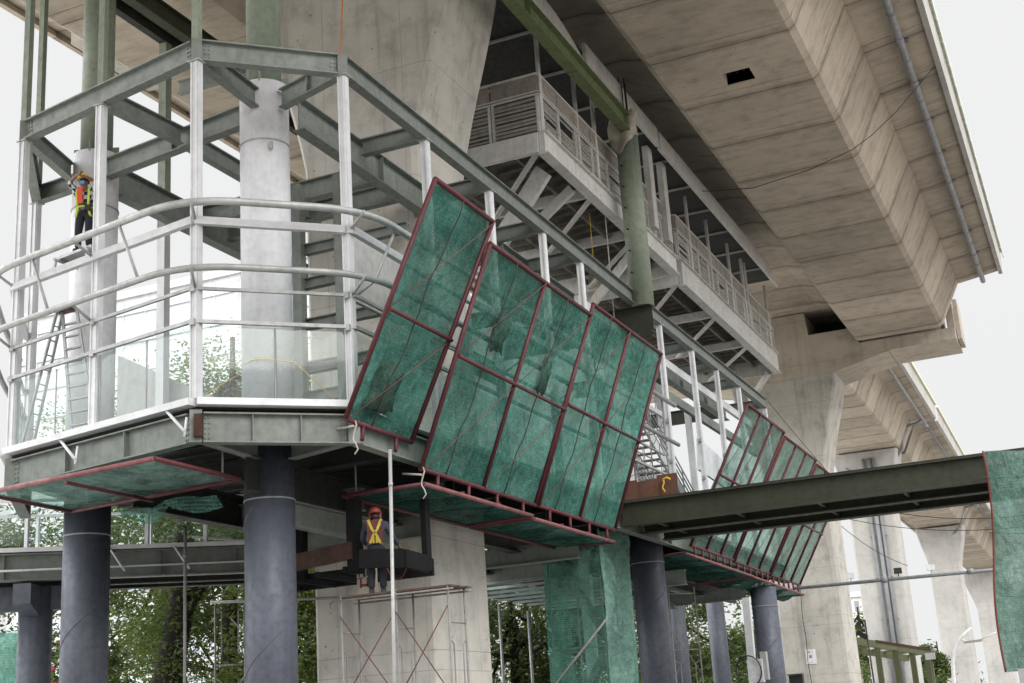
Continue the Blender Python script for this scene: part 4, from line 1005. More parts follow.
mb.tube([(-19.9, 28.1, 2.9), (-18.0, 28.1, 4.8)], .016, 6); mb.tube([(-19.9, 28.1, 4.8), (-18.0, 28.1, 2.9)], .016, 6)
solo('frame_scaffold', mb, 'scaf', 'bare scaffold frame with a long ledger tube behind the corner column', 'scaffold', loc=(-19.5, 28, .1))
mb = MB(); ladder_frame(mb, (-12.0, 39.2), (-11.4, 39.9), .1, 5.5); mb.tube([(-12, 39.2, 2.9), (-11.4, 39.9, 4.3)], .016, 6); mb.tube([(-12, 39.2, 4.3), (-11.4, 39.9, 2.9)], .016, 6)
solo('frame_scaffold', mb, 'scaf', 'narrow scaffold frame before the dark side of the column right of the wrapped tower', 'scaffold', loc=(-11.7, 39.5, .1))

# right side small things
ep = thing('cable_post', 'white steel post with electric boxes and coiled cable, left of the rightmost column', 'post', (-11.1, 45, .1))
br(ep, 'post', (-11.2, 45, .1), (-11.08, 45, 5.45), .24, .22, 'white'); P(lambda m: m.box((-10.98, 44.86, 3.05), (.5, .26, .75)), 'electric_box', 'signwhite', ep); P(lambda m: m.box((-10.7, 44.98, 3.2), (.2, .26, .9)), 'electric_box', 'grey', ep)
mb = MB()
for o in (0, .03): mb.tube([(-11.18+.42*math.cos(a), 44.68-o, 3.05+.5*math.sin(a)) for a in [2*PI*k/24 for k in range(25)]], .02, 6, caps=False)
mb.build('coiled_cable', 'black', ep)
sg2 = thing('pier_sign', 'small white notice fixed on the face of the bracketed pier', 'sign', (-15.36, 75.5, 4.1))
P(lambda m: m.box((-15.36, 75.5, 4.56), (.56, .03, .78)), 'plate', 'signwhite', sg2)
for s, z, sz, m_ in (('o: :', 4.83, .24, 'ink'), ('IK', 4.56, .26, 'inkred'), ('- -', 4.28, .22, 'ink')): text_obj('lettering', s, sz, m_, sg2, tm(-15.36, 75.48, z))
mb = MB(); mb.tube([(-15.5+.03*math.sin(k*1.1), 75.35, 8.5-.42*k) for k in range(20)], .022, 6); solo('hanging_cable', mb, 'black', 'black cable hanging down the bracketed pier past the white notice', 'cable')
fl = thing('flood_light', 'black flood light at the bottom of the photo before the bracketed pier', 'flood light', (-12.95, 60, .1))
P(lambda m: m.bar((-13.25, 60, 3.05), (-12.65, 60.0, 3.05), .3, .36), 'housing', 'black', fl); br(fl, 'stand', (-12.95, 60, .1), (-12.95, 60, 2.86), .08, .08, 'black'); P(lambda m: m.box((-12.95, 59.9, 3.26), (.66, .4, .04)), 'visor', 'black', fl)
ga = thing('gantry_arm', 'thin grey horizontal arm with small flood lights right of the far nets', 'gantry', (-6, 59, 0))
tb(ga, 'arm', [(-12.4, 59, 6.84), (-7, 59, 6.80), (-.9, 59, 6.74)], .075, 'pipe', 10); tb(ga, 'mast', [(-.9, 59, .1), (-.9, 59, 7.0)], .12, 'pipe', 12)
for x, m_ in ((-9.9, 'signwhite'), (-7.9, 'black'), (-6.55, 'signwhite')):
    P(lambda m: (m.box((x, 58.95, 7.13), (.32, .16, .24), .2), m.bar((x, 59, 6.9), (x, 59, 7.05), .04, .06)), 'lamp', m_, ga)
for x in (-8.5, -5.0): P(lambda m: m.tube([(x-.12, 59, 6.80), (x+.12, 59, 6.80)], .12, 10), 'clamp', 'pipe', ga)
sh = thing('canopy_frame', 'olive green canopy frame on posts at bottom right below the gantry arm', 'canopy', (-13, 88, .1))
c0_, c1_ = V((-15.8, 84.5, 0)), V((-10.75, 90.5, 0))
for u in (.22, .44, .62, .79, .94): p = c0_.lerp(c1_, u); br(sh, 'post', at(p, .1), at(p, 5.72-1.15*u), .34, .24, 'canopy')
br(sh, 'front_beam', at(c0_, 5.95), at(c1_, 4.75), .22, .42, 'canopy'); br(sh, 'back_beam', at(c0_+V((-1.7, 1.4, 0)), 5.8), at(c1_+V((-1.7, 1.4, 0)), 4.6), .22, .36, 'canopy')
for k in range(9): p = c0_.lerp(c1_, k/8); br(sh, 'rafter', (p.x, p.y, 6.05-1.2*k/8), (p.x-1.7, p.y+1.4, 5.95-1.2*k/8), .12, .12, 'canopy')
br(sh, 'rusty_gutter', at(c0_.lerp(c1_, .45)-V((.07, .2, 0)), 5.62), at(c1_-V((.07, .2, 0)), 4.96), .14, .16, 'rust')
sp = thing('spot_pole', 'thin dark pole with a tilted spot light in front of the canopy frame', 'lamp', (-9.35, 58.2, .1))
tb(sp, 'pole', [(-9.35, 58.2, .1), (-9.42, 58.2, 5.2)], .035, 'black', 8); P(lambda m: m.bar((-9.78, 58.2, 4.72), (-9.42, 58.2, 4.46), .2, .2), 'lamp_head', 'black', sp)
sl_ = thing('street_lamp', 'white curved street lamp at bottom right beyond the canopy frame', 'street lamp', (-7.5, 70, .1))
tb(sl_, 'pole', [(-7.5, 70, .1), (-7.5, 70, 2.6), (-7.42, 70, 3.5), (-7.2, 70, 4.2), (-6.85, 70, 4.7), (-6.3, 70, 5.1)], [.11, .1, .09, .08, .065, .05], 'lampwhite', 12)
P(lambda m: m.bar((-6.75, 70, 4.42), (-5.9, 70, 4.46), .3, .10), 'lamp_head', 'board', sl_); tb(sl_, 'lamp_arm', [(-6.9, 70, 4.6), (-6.6, 70, 4.46)], .03, 'lampwhite', 6)
tb(sl_, 'side_spike', [(-5.95, 70, 4.5), (-5.2, 70, 4.78)], .03, 'lampwhite', 6)
s2_ = thing('sports_lamp', 'slim pole with square white lamp box right of the canopy frame', 'lamp', (-9.1, 76, .1))
tb(s2_, 'pole', [(-9.1, 76, .1), (-9.1, 76, 3.9)], .06, 'canopy', 8); P(lambda m: m.box((-9.15, 76, 4.1), (.5, .25, .34)), 'lamp_head', 'grey', s2_)
mb = MB()
for z in (2.9, 3.5, 4.1): mb.bar((-4.3, 68, z), (-1.4, 68, z), .05, .06)
for x in (-4.3, -1.5): mb.bar((x, 68, .1), (x, 68, 4.15), .09, .09)
solo('rail_fence', mb, 'galv', 'white three rail barrier beside the green net curtain at bottom right', 'barrier')

# cables strung across the right
def cable(label, a, b, sag, r=.014, mat='wire'):
    a, b = V(a), V(b); mb = MB(); mb.tube([a.lerp(b, k/16)-V((0, 0, sag*4*(k/16)*(1-k/16))) for k in range(17)], r, 5)
    return solo('overhead_cable', mb, mat, label, 'cable', group='thin cables strung above the street')
mb = MB(); mb.tube([(-2.51, 47.4, 24.0), (-4.09, 48.03, 22.9), (-5.09, 47.86, 22.1), (-5.78, 47.35, 21.5), (-6.28, 47.66, 21.5), (-7.64, 48.43, 21.5), (-9.99, 49.05, 21.52), (-11.7, 49.38, 21.9), (-12.18, 49.35, 22.0)], .016, 5); solo('overhead_cable', mb, 'wire', 'thin black cable drooping from the viaduct edge across the box soffit', 'cable', group='thin cables strung above the street')
cable('thin cable from far end of ring beam down across the bracketed pier', (-12.2, 57.5, 14.9), (-9.5, 63, 10.2), .1)
cable('thin dark cable upper of the pair behind the girder right end', (-9.9, 58.5, 10.4), (-1.5, 52, 8.0), .5)
cable('thin dark cable lower of the pair behind the girder right end', (-9.9, 58.5, 9.6), (-1.5, 52, 7.6), .4)
cable('thin cable from the last tilted net down to the piped pier', (-9.9, 58.4, 9.2), (-7.6, 60, 7.4), .2)
mb = MB(); mb.tube([(-12.9, 29.5-.3*k, 21-.8*k) for k in range(8)], .012, 5); mb.v = mb.v
a = V((-14.0, 24.6, 20.5)); mb = MB(); mb.tube([a+V((-.05*k, 0, -.75*k)) for k in range(8)], .018, 5); solo('orange_cord', mb, 'orange', 'orange cord hanging beside the upper green tube of the corner column', 'cord')
mb = MB(); mb.tube([(-13.25, 38.6, 17.6), (-13.25, 38.6, 13.6)], .009, 5); solo('hoist_rope', mb, 'yellow', 'yellow rope hanging from the hung walkway, left of its tan neighbour', 'rope', group='ropes hanging from the hung walkway')
mb = MB(); mb.tube([(-12.95, 39.3, 17.8), (-12.95, 39.3, 13.4)], .018, 5); solo('hoist_rope', mb, 'rope', 'tan rope hanging from the hung walkway nearest the tube column', 'rope', group='ropes hanging from the hung walkway')
mb = MB(); mb.tube([(-13.15+.28*math.cos(PI+PI*k/12)+.28, 23.85, 5.3+.62*math.sin(PI+PI*k/12)) for k in range(13)], .015, 6); solo('welding_hose', mb, 'redrope', 'thin red hose looped below the dark channel right of the welder', 'hose')
mb = MB(); mb.tube([(-14.62+.56*math.cos(a_), 22.1+.56*math.sin(a_), 9.0+.03*math.sin(a_*3)) for a_ in [2*PI*k/24 for k in range(25)]], .016, 5, caps=False); mb.tube([(-14.05, 22.1, 9.0), (-13.4, 23.4, 7.9)], .012, 5); mb.tube([(-15.2, 22, 8.98), (-18.2, 22.4, 8.2)], .012, 5)
solo('tied_cord', mb, 'yellow', 'yellow cord tied round the white wrapped corner column', 'cord')

mb = MB(); mb.tube([(-15.91, 28.25, 16.51), (-15.49, 28.25, 16.6), (-14.89, 28.25, 16.68), (-14.22, 28.25, 16.6), (-13.87, 28.25, 16.18), (-13.32, 28.25, 15.63), (-12.72, 28.25, 15.02)], .018, 6); solo('pier_hose', mb, 'rust', 'thin brown hose looping across the face of the massive pier above the corner panel', 'hose')
for x_, y_, lb in ((-11.92, 23.3, 'frayed pale rope end dangling at the near corner of the flat net beside the worker'), (-12.1, 21.0, 'frayed pale rope tied at the foot of the nearest tilted net')):
    mb = MB(); mb.tube([(x_+.05*math.sin(k*1.4), y_+.03*math.cos(k*2), (6.75 if y_ > 22 else 7.3)-.09*k) for k in range(8)], .016, 6); mb.tube([(x_-.02, y_, 6.6 if y_ > 22 else 7.2), (x_-.55, y_+.2, 6.72 if y_ > 22 else 7.25)], .022, 6); solo('tie_rope', mb, 'rope', lb, 'rope')
# ================================================================== FAR BUILDINGS
def building(label, x0, x1, y, depth, h, wallm, winm, floors, cols, band=False, zlow=0):
    t = thing('building', label, 'building', ((x0+x1)/2, y, 0))
    mb = MB(); mb.box(((x0+x1)/2, y+depth/2, h/2), (x1-x0, depth, h)); mb.build('wall', wallm, t)
    mb = MB(); mb.box(((x0+x1)/2, y+depth/2, h+.4), (x1-x0+.6, depth+.6, .8)); mb.build('roof', wallm, t)
    fh = (h-zlow)/floors
    for f_ in range(floors):
        z = zlow+fh*(f_+.55)
        if band:
            P(lambda m: m.box(((x0+x1)/2, y-.05, z), (x1-x0-.4, .2, fh*.26)), 'window_band', winm, t)
        else:
            for c_ in range(cols):
                x = x0+(x1-x0)*(c_+.5)/cols
                w_ = P(lambda m: m.box((x, y-.03, z), ((x1-x0)/cols*.42, .16, fh*.5)), 'window', winm, t)
    if band:
        mb = MB()
        for k in range(1, 14): mb.box((x0+(x1-x0)*k/14, y-.06, h/2), (.05, .13, h-1))
        mb.build('facade_fin', wallm, t)
    return t
building('bright white office block with blue window bands seen through the hall', -108, -66, 112, 14, 50, 'bldwhite', 'bldblue', 15, 0, True)
building('pale apartment block between the two nearest far piers', -44, -34.5, 222, 12, 19, 'aptwall', 'aptwin', 6, 6)

# ================================================================== TREES
def crown_mesh(name, rad, n, leaf, seed, mat, clumps=26, gap=.45):
    rnd = random.Random(seed); mb = MB(); cl = []
    for k in range(clumps):
        d = V((rnd.gauss(0, 1), rnd.gauss(0, 1), rnd.gauss(0, .9))).normalized()*rnd.uniform(.35, 1)
        cl.append((V((d.x*rad[0], d.y*rad[1], d.z*rad[2])), rnd.uniform(.22, .42)*min(rad)))
    for k in range(n):
        c, r_ = rnd.choice(cl); d = V((rnd.gauss(0, 1), rnd.gauss(0, 1), rnd.gauss(0, .75)))*r_*.55
        p = c+d; s = leaf*rnd.uniform(.6, 1.35)
        a = V((rnd.gauss(0, 1), rnd.gauss(0, 1), rnd.gauss(0, .5))).normalized(); b = a.cross(V((rnd.gauss(0, 1), rnd.gauss(0, 1), rnd.gauss(0, 1)))).normalized()
        mb.add([p-a*s, p+b*s*.42, p+a*s, p-b*s*.42], [(0, 1, 2, 3)])
    return mb, cl
def make_tree(label, x, y, h, rad, seed, mat='leaf', n=9000, leaf=.15, trunk_r=.3, group='trees beyond the station'):
    t = thing('tree', label, 'tree', (x, y, 0), group); rnd = random.Random(seed)
    mb, cl = crown_mesh('crown', rad, n, leaf, seed, mat)
    c0 = V((x, y, h-rad[2])); mb.v = [p+c0 for p in mb.v]; mb.build('crown', mat, t)
    mb = MB(); z1 = h-rad[2]*.9; k_ = V((rnd.uniform(-.5, .5), rnd.uniform(-.5, .5), 0)) if 'leaning' not in label else V((1.3, 0, 0))
    tp_ = [V((x, y, 0)), V((x, y, z1*.4))+k_*.4, V((x, y, z1*.75))+k_, V((x, y, z1+rad[2]*.7))+k_*1.2]
    mb.tube(tp_, [trunk_r*1.25, trunk_r, trunk_r*.8, trunk_r*.3], 10); mb.build('trunk', 'bark', t)
    mb = MB()
    for c, r_ in cl[:14]:
        u = rnd.uniform(.25, .9); s = tp_[1].lerp(tp_[3], u); e = c0+c
        mb.tube([s, s.lerp(e, .5)+V((0, 0, -.1*(e-s).length*.3)), e], [trunk_r*.42, trunk_r*.24, .03], 6)
    mb.build('branch', 'bark', t); return t
TR = [
 ('dark leaning tree with a thick trunk between the two big left columns', -34.0, 43.0, 13.5, (5.6, 5, 4.6), 'leaf', .62, 8500),
 ('light green tree right of the thick trunked tree, before the corner column', -28.2, 43.5, 10.5, (3.4, 3.4, 4.6), 'leaflite', .22, 9000),
 ('tree at the far left edge behind the pale net fence', -41.5, 38.5, 14, (4.6, 4.6, 5.5), 'leaf', .3, 10000),
 ('tall tree whose top shows through the glass by the stair wall', -40.5, 52.0, 20.2, (5.0, 4.8, 5.2), 'leaflite', .35, 10000),
 ('dark tree just left of the massive pier', -26.5, 47.0, 9.2, (3.4, 3.4, 4.3), 'leaf', .25, 9000),
 ('dark tree between massive pier and green wrapped tower', -23.6, 54.5, 9.2, (4.4, 4.2, 4.6), 'leaf', .3, 12000),
 ('light tree whose top shows above the platform floor left of the corner column', -34.5, 48.5, 20.4, (5.6, 4.8, 4.4), 'leaflite', .35, 19000),
 ('tree behind the two big left columns, filling the gap to the office block', -38.0, 50.0, 13.5, (7.0, 4.5, 6.4), 'leaflite', .35, 14000),
 ('wide dark tree behind the light one left of the massive pier', -31.0, 53.0, 12.5, (6.5, 4.5, 6.0), 'leaf', .3, 14000),
 ('broad tree filling behind the slender poles and wrapped tower', -27.5, 66.0, 12.0, (7.5, 5, 6.0), 'leaf', .3, 14000),
 ('low bright bush behind the slender poles', -24.2, 49.5, 5.2, (1.6, 1.6, 2.2), 'leaflite', .1, 2500),
 ('dark tree behind the thin far columns', -27.0, 86.0, 12, (6, 5, 5.8), 'leaf', .3, 11000),
 ('dark tree between the far column and the white cable post', -23.5, 98.0, 12, (5.5, 5, 5.8), 'leaf', .3, 11000),
 ('yellow green tree left of the piped pier under the apartment block', -23.6, 141.0, 12.6, (3.6, 3.6, 4.6), 'leaflite', .3, 5000),
 ('dark tree behind the canopy frame', -19.8, 134.0, 6.4, (4.2, 3.6, 3.2), 'leaf', .3, 5000),
 ('dark round tree between piped pier and street lamp', -22.5, 182.0, 8.6, (6.0, 4.0, 4.2), 'leaf', .3, 6000),
 ('small tree top peeping behind the canopy corner lamp', -18.0, 152.0, 8.6, (2.0, 2.0, 2.6), 'leaf', .2, 2500),
 ('tree at bottom left between bracket column and left column', -33.5, 36.5, 7.0, (2.6, 2.6, 3.2), 'leaf', .2, 6000),
]
for i, (lb, x, y, h, rad, m_, tr_, n_) in enumerate(TR): make_tree(lb, x, y, h, rad, 40+i, m_, int(n_*(1.6 if y < 80 else 1.3)), .115 if y < 80 else .2, tr_)
mb = MB(); rnd = random.Random(9)
for k in range(160):
    c = V((-31.2+rnd.gauss(0, .35), 34.6+rnd.gauss(0, .35), 3.9+rnd.gauss(0, .55))); s = .09
    a = V((rnd.gauss(0, 1), rnd.gauss(0, 1), rnd.gauss(0, 1))).normalized(); b = a.orthogonal().normalized(); mb.m = 0 if rnd.random() < .35 else 1
    mb.add([c-a*s, c+b*s, c+a*s, c-b*s], [(0, 1, 2, 3)])
mb.m = 1; mb.tube([(-31.2, 34.6, 0), (-31.2, 34.6, 4)], .03, 6)
solo('flowering_bush', mb, ['flower', 'leaf'], 'bush with pink flowers beside the pale net fence at bottom left', 'bush')

# ================================================================== PEOPLE
def skin_mesh(verts, edges, root, sub=2):
    names = list(verts); me = bpy.data.meshes.new('sk'); me.from_pydata([verts[n][0] for n in names], [(names.index(a), names.index(b)) for a, b in edges], [])
    o = bpy.data.objects.new('sk', me); COL.objects.link(o)
    md = o.modifiers.new('s', 'SKIN'); md.use_smooth_shade = True
    for i, n in enumerate(names):
        r_ = verts[n][1]; me.skin_vertices[0].data[i].radius = r_ if isinstance(r_, tuple) else (r_, r_); me.skin_vertices[0].data[i].use_root = (n == root)
    sd = o.modifiers.new('d', 'SUBSURF'); sd.levels = sub; sd.render_levels = sub
    bpy.context.view_layer.update(); dg = bpy.context.evaluated_depsgraph_get()
    out = bpy.data.meshes.new_from_object(o.evaluated_get(dg)); bpy.data.objects.remove(o)
    for p in out.polygons: p.use_smooth = True
    return out
def dome(mb, c, rx, ry, rz, z0=0.0, n=20, m=8):
    loops = []
    for i in range(m+1):
        a = PI/2*i/m; rr = math.cos(a)+1e-3; loops.append([(c[0]+rx*rr*math.cos(2*PI*k/n), c[1]+ry*rr*math.sin(2*PI*k/n), c[2]+rz*math.sin(a)) for k in range(n)])
    mb.loft(loops, True, True)
def person(label, loc, rz, J, shirt, hat, extras, group=None):
    """J: joints in body space (x right, y forward, z up)"""
    t = thing('person', label, 'person', loc, group); t.rotation_euler = (0, 0, rz)
    BASE[t.name] = V((0, 0, 0))
    def add(name, me, mat, par=t):
        me.name = name; me.materials.clear(); me.materials.append(MT[mat]); o = bpy.data.objects.new(name, me); COL.objects.link(o); o.parent = par; BASE[o.name] = V(); return o
    v = {}; e = []
    def vv(n, p, r_): v[n] = (V(p), r_)
    vv('pel', J['pel'], .13); vv('wai', V(J['pel']).lerp(V(J['chest']), .45), .115); vv('che', J['chest'], .14); vv('nec', J['neck'], .055)
    hd = V(J['head']); vv('jaw', hd+V((0, .02, -.07)), .075); vv('hd', hd+V((0, 0, .02)), (.085, .10)); vv('top', hd+V((0, -.01, .10)), .07)
    vv('nose', hd+V((0, .115, -.02)), .014)
    e += [('pel', 'wai'), ('wai', 'che'), ('che', 'nec'), ('nec', 'jaw'), ('jaw', 'hd'), ('hd', 'top'), ('hd', 'nose')]
    for s, k in ((-1, 'l'), (1, 'r')):
        vv(k+'ear', hd+V((s*.095, 0, 0)), .018); e.append(('hd', k+'ear'))
        for n, r_ in (('sho', .062), ('elb', .043), ('wri', .030), ('pal', (.040, .024))): vv(k+n, J[k+n], r_)
        e += [('che', k+'sho'), (k+'sho', k+'elb'), (k+'elb', k+'wri'), (k+'wri', k+'pal')]
        w = V(J[k+'wri']); pl = V(J[k+'pal']); d = (pl-w).normalized(); sd = d.cross(V((.3, .5, .8))).normalized(); cn = sd.cross(d)
        for f_, (off, ln) in enumerate(((-.030, .068), (-.010, .078), (.010, .074), (.029, .058))):
            a = pl+d*.03+sd*off; b = a+d*ln*.55+cn*.012; c = b+d*ln*.35+cn*.035
            for q, p_, r_ in (('a', a, .0095), ('b', b, .0085), ('c', c, .0075)): vv(f'{k}f{f_}{q}', p_, r_)
            e += [(k+'pal', f'{k}f{f_}a'), (f'{k}f{f_}a', f'{k}f{f_}b'), (f'{k}f{f_}b', f'{k}f{f_}c')]
        a = pl-d*.01-sd*.045; b = a-sd*.02+d*.04+cn*.02; vv(k+'t1', a, .012); vv(k+'t2', b, .0095); e += [(k+'pal', k+'t1'), (k+'t1', k+'t2')]
        for n, r_ in (('hip', .09), ('kne', .062), ('ank', .042)): vv(k+n, J[k+n], r_)
        f_ = V(J[k+'ank']); vv(k+'toe', f_+V((s*.02, .15, -.055)), .035); 
        e += [('pel', k+'hip'), (k+'hip', k+'kne'), (k+'kne', k+'ank'), (k+'ank', k+'toe')]
    add('body', skin_mesh(v, e, 'pel'), 'skin')
    sv = {n: (v[n][0], r_) for n, r_ in (('pel', .15), ('wai', .145), ('che', .168), ('nec', .072))}; se = [('pel', 'wai'), ('wai', 'che'), ('che', 'nec')]
    for k in 'lr':
        sv[k+'sho'] = (v[k+'sho'][0], .082); sv[k+'elb'] = (v[k+'elb'][0], .060); wr = v[k+'elb'][0].lerp(v[k+'wri'][0], J.get('sleeve', .85)); sv[k+'wr'] = (wr, .046)
        se += [('che', k+'sho'), (k+'sho', k+'elb'), (k+'elb', k+'wr')]
    add('shirt', skin_mesh(sv, se, 'pel'), shirt)
    tv = {'pel': (v['pel'][0]+V((0, 0, .02)), .158), 'wai': (v['pel'][0]+V((0, 0, .10)), .148)}; te = [('pel', 'wai')]
    for k in 'lr':
        tv[k+'hip'] = (v[k+'hip'][0], .112); tv[k+'kne'] = (v[k+'kne'][0], .084); tv[k+'ank'] = (v[k+'ank'][0]+V((0, 0, .02)), .070)
        te += [('pel', k+'hip'), (k+'hip', k+'kne'), (k+'kne', k+'ank')]
    add('trousers', skin_mesh(tv, te, 'pel'), 'navy')
    for s, k in ((-1, 'l'), (1, 'r')):
        f_ = v[k+'ank'][0]; mb = MB(); mb.loft([[(f_.x+w*c_, f_.y+yy, f_.z-.085+hh*(.5+.5*s_)) for c_, s_ in ((-1, -1), (1, -1), (1, 0), (.7, 1), (-.7, 1), (-1, 0))] for yy, w, hh in ((-.10, .045, .10), (-.02, .055, .16), (.08, .055, .10), (.17, .05, .07), (.20, .03, .045))], True, False)
        mb.build('boot', 'boot', t, .01)
    mb = MB(); dome(mb, (hd.x, hd.y, hd.z+.055), .125, .145, .115)
    hl = mb.build('helmet', hat, t)
    mb = MB(); n = 24; mb.loft([[(hd.x+rx*math.cos(2*PI*k/n), hd.y+.015+ry*math.sin(2*PI*k/n), hd.z+.05+dz) for k in range(n)] for rx, ry, dz in ((.12, .14, .012), (.145, .178, -.004), (.145, .178, -.014), (.12, .14, 0))], False, True); mb.build('brim', hat, hl)
    extras(t, v, hd); return t
def strap(mb, pts, w, th, out):
    for p, q in zip(pts[:-1], pts[1:]): mb.bar(p, q, w, th, out)
# the helmeted worker at the upper left; he faces the camera side and reaches to the post
J1 = dict(pel=(0, 0, .93), chest=(0, .01, 1.30), neck=(0, .02, 1.47), head=(.02, .07, 1.60), lsho=(-.19, .01, 1.39), lelb=(-.30, .17, 1.52), lwri=(-.10, .33, 1.60), lpal=(-.03, .36, 1.61),
          rsho=(.19, .01, 1.39), relb=(.33, .08, 1.60), rwri=(.11, .24, 1.68), rpal=(.03, .29, 1.68), lhip=(-.10, 0, .88), lkne=(-.10, .04, .49), lank=(-.10, .0, .095), rhip=(.10, 0, .88), rkne=(.12, .05, .49), rank=(.13, .02, .095), sleeve=.35)
def ex1(t, v, hd):
    mb = MB()
    strap(mb, [(.05, .17, 1.44), (.06, .19, 1.30), (.05, .18, 1.06)], .11, .02, (0, 1, 0)); strap(mb, [(.03, -.15, 1.44), (.02, -.17, 1.25), (0, -.16, 1.0)], .24, .02, (0, 1, 0)); mb.build('vest', 'vest', t)
    mb = MB()
    for s in (-1, 1): strap(mb, [(s*.11, .12, 1.44), (s*.13, .175, 1.30), (s*.12, .17, 1.02)], .045, .016, (0, 1, 0)); strap(mb, [(s*.1, .16, .99), (s*.15, .13, .82), (s*.16, 0, .78)], .045, .02, (0, 1, 0))
    mb.tube([(.17*math.cos(2*PI*k/20), .02+.165*math.sin(2*PI*k/20), 1.0) for k in range(21)], .022, 6, False); mb.build('harness', 'lime', t)
    mb = MB(); mb.tube([(.165*math.cos(2*PI*k/20), .02+.16*math.sin(2*PI*k/20), 1.04) for k in range(21)], .03, 6, False); mb.box((-.12, .17, .96), (.12, .07, .12)); mb.build('tool_belt', 'boot', t)
    mb = MB(); dome(mb, (hd.x, hd.y-.01, hd.z-.02), .108, .125, .10); mb.build('hair', 'hair', t)
    mb = MB(); mb.box((hd.x, hd.y+.108, hd.z-.065), (.11, .04, .07)); mb.build('face_mask', 'blue', t)
    mb = MB()
    for s in (-1, 1): mb.box((hd.x+s*.035, hd.y+.10, hd.z+.02), (.028, .02, .014))
    mb.build('eye', 'ink', t)
w1 = person('worker in yellow helmet, checked shirt and orange vest standing up by the left column', (-18.12, 20.55, 11.66), R(200), J1, 'check', 'hatyellow', ex1)
mb = MB(); mb.box((-18.1, 20.5, 11.62), (1.1, .5, .06), -.19); mb.tube([(-18.6, 20.2, 11.55), (-18.6, 20.9, 11.55)], .03, 8); mb.tube([(-17.6, 20.0, 11.55), (-17.6, 20.7, 11.55)], .03, 8)
mb.bar((-18.6, 20.25, 11.55), (-18.6, 20.2, 11.2), .05, .05, (0, 1, 0)); mb.bar((-17.6, 20.05, 11.55), (-17.6, 20.02, 11.2), .05, .05, (0, 1, 0))
solo('work_plank', mb, 'galv', 'short plank on the post rail that the yellow helmeted worker stands on', 'plank')
J2 = dict(pel=(0, 0, .93), chest=(0, .02, 1.30), neck=(0, .02, 1.47), head=(0, .05, 1.58), lsho=(-.20, .01, 1.38), lelb=(-.27, .10, 1.12), lwri=(-.20, .34, 1.04), lpal=(-.19, .42, 1.04),
          rsho=(.20, .01, 1.38), relb=(.33, .06, 1.14), rwri=(.44, .26, .97), rpal=(.47, .33, .93), lhip=(-.10, 0, .88), lkne=(-.11, .03, .49), lank=(-.11, -.01, .095), rhip=(.10, 0, .88), rkne=(.11, .03, .49), rank=(.12, .0, .095))
def ex2(t, v, hd):
    mb = MB(); strap(mb, [(-.02, -.135, 1.46), (0, -.185, 1.28), (0, -.155, 1.0)], .30, .02, (0, 1, 0)); strap(mb, [(0, .15, 1.44), (0, .185, 1.28), (0, .16, 1.0)], .26, .02, (0, 1, 0)); mb.build('vest', 'vest_shade', t)
    mb = MB()
    for s in (-1, 1): strap(mb, [(s*.13, -.14, 1.47), (s*.05, -.205, 1.26), (-s*.02, -.205, 1.18), (-s*.10, -.172, 1.0)], .05, .012, (0, 1, 0)); strap(mb, [(s*.035, -.20, 1.16), (s*.03, -.175, 1.0)], .04, .012, (0, 1, 0))
    mb.build('reflective_strip', 'vestyel', t)
    mb = MB(); mb.loft([[(hd.x+.125*w*math.cos(a), hd.y+.03+.15*w*math.sin(a), hd.z+z) for a in [R(-40)+R(260)*k/14 for k in range(15)]] + [(hd.x+.11*w*math.cos(a), hd.y+.03+.135*w*math.sin(a), hd.z+z) for a in [R(220)-R(260)*k/14 for k in range(15)]] for z, w in ((.10, .95), (.0, 1.04), (-.10, 1.0), (-.19, .72))], True, True); mb.build('welding_mask', 'hatred', t)
    mb = MB(); dome(mb, (hd.x, hd.y-.02, hd.z-.06), .10, .115, .12); mb.build('hair', 'hair', t)
w2 = person('worker in red welding helmet and orange vest with yellow cross seen from behind on scaffold', (-12.97, 23.2, 4.335), R(25), J2, 'navyshirt', 'hatred', ex2)

# ================================================================== LIGHT
W = bpy.data.worlds.new('World'); S.world = W; W.use_nodes = True
nt = W.node_tree; nt.nodes.clear(); L = nt.links
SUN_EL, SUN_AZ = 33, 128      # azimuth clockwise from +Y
sky = nd(nt, 'ShaderNodeTexSky', sky_type='NISHITA'); sky.sun_disc = False; sky.sun_elevation = R(SUN_EL); sky.sun_rotation = R(SUN_AZ); sky.dust_density = 4; sky.air_density = 1.2
bg1 = nd(nt, 'ShaderNodeBackground'); L.new(sky.outputs[0], bg1.inputs[0]); bg1.inputs[1].default_value = .05
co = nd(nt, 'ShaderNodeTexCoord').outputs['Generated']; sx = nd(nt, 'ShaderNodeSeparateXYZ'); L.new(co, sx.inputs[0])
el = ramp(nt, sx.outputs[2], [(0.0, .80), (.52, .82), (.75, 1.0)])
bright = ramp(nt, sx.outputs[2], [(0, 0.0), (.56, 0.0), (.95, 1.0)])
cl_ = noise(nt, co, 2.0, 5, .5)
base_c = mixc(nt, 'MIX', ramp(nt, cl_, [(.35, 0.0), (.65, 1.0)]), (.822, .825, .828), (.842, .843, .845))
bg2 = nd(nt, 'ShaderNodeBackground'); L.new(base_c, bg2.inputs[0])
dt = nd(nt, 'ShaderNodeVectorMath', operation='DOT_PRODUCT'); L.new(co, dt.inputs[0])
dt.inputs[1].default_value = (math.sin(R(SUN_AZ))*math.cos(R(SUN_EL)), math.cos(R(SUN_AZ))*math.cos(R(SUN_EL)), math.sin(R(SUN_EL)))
glow = ramp(nt, dt.outputs['Value'], [(.15, 0.0), (.95, 1.0)])     # sky outside the view brightened on the sun's side as added fill
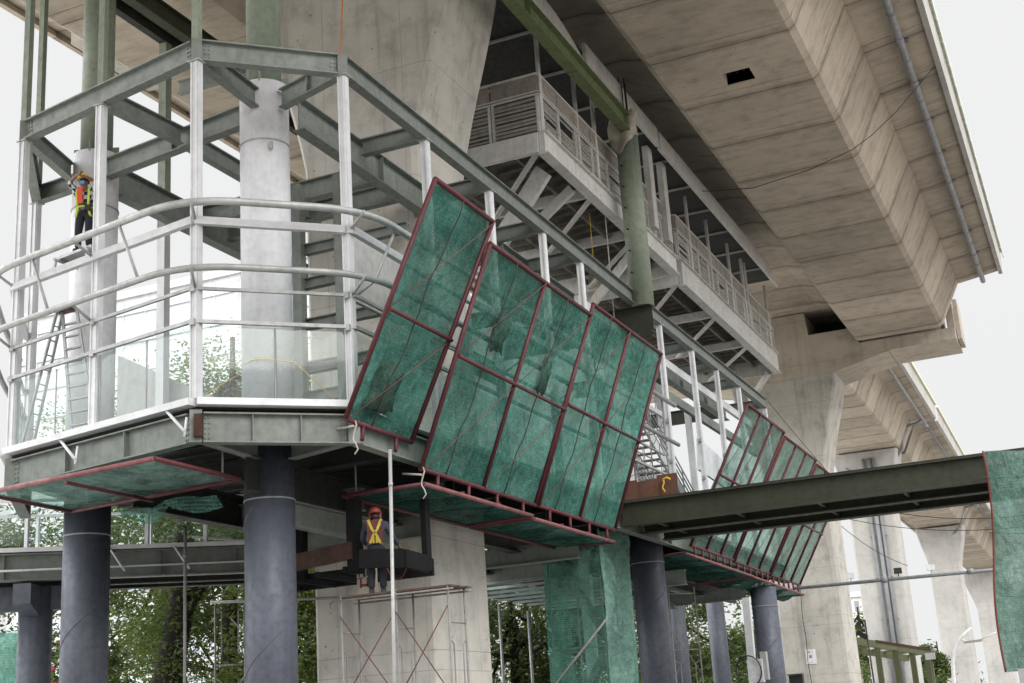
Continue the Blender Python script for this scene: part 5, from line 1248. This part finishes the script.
dt2 = nd(nt, 'ShaderNodeVectorMath', operation='DOT_PRODUCT'); L.new(co, dt2.inputs[0]); dt2.inputs[1].default_value = (-.75, -.50, .43)
glow2 = ramp(nt, dt2.outputs['Value'], [(.44, 0.0), (.95, 1.0)])  # second glow outside the view, added to light the left side
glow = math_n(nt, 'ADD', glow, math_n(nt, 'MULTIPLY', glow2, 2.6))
stv = math_n(nt, 'ADD', math_n(nt, 'ADD', .985, math_n(nt, 'MULTIPLY', bright, 3.0)), math_n(nt, 'MULTIPLY', glow, 1.5)); # low sky behind the camera dimmed on purpose to deepen shade under the platform
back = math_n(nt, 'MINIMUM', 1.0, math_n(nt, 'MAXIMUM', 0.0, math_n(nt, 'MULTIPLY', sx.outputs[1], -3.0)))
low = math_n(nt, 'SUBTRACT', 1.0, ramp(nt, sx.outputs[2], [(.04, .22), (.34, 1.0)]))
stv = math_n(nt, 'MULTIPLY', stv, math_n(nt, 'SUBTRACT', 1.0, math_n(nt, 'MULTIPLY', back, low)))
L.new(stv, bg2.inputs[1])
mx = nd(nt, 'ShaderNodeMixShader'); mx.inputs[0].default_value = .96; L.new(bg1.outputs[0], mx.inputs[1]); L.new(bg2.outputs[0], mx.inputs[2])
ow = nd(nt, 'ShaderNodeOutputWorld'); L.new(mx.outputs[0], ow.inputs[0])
sl = bpy.data.lights.new('sun', 'SUN'); sl.energy = 1.5; sl.angle = R(35); sl.color = (1, .96, .90)
so = bpy.data.objects.new('sun', sl); COL.objects.link(so)
dv = V((math.sin(R(SUN_AZ))*math.cos(R(SUN_EL)), math.cos(R(SUN_AZ))*math.cos(R(SUN_EL)), math.sin(R(SUN_EL))))
so.rotation_euler = dv.to_track_quat('Z', 'Y').to_euler(); so.location = dv*200

S.render.engine = 'CYCLES'
c = S.cycles; c.max_bounces = 8; c.diffuse_bounces = 2; c.glossy_bounces = 3; c.transparent_max_bounces = 16; c.transmission_bounces = 4
c.use_denoising = True
S.view_settings.view_transform = 'Standard'; S.view_settings.look = 'None'; S.view_settings.exposure = .13; S.view_settings.gamma = 1
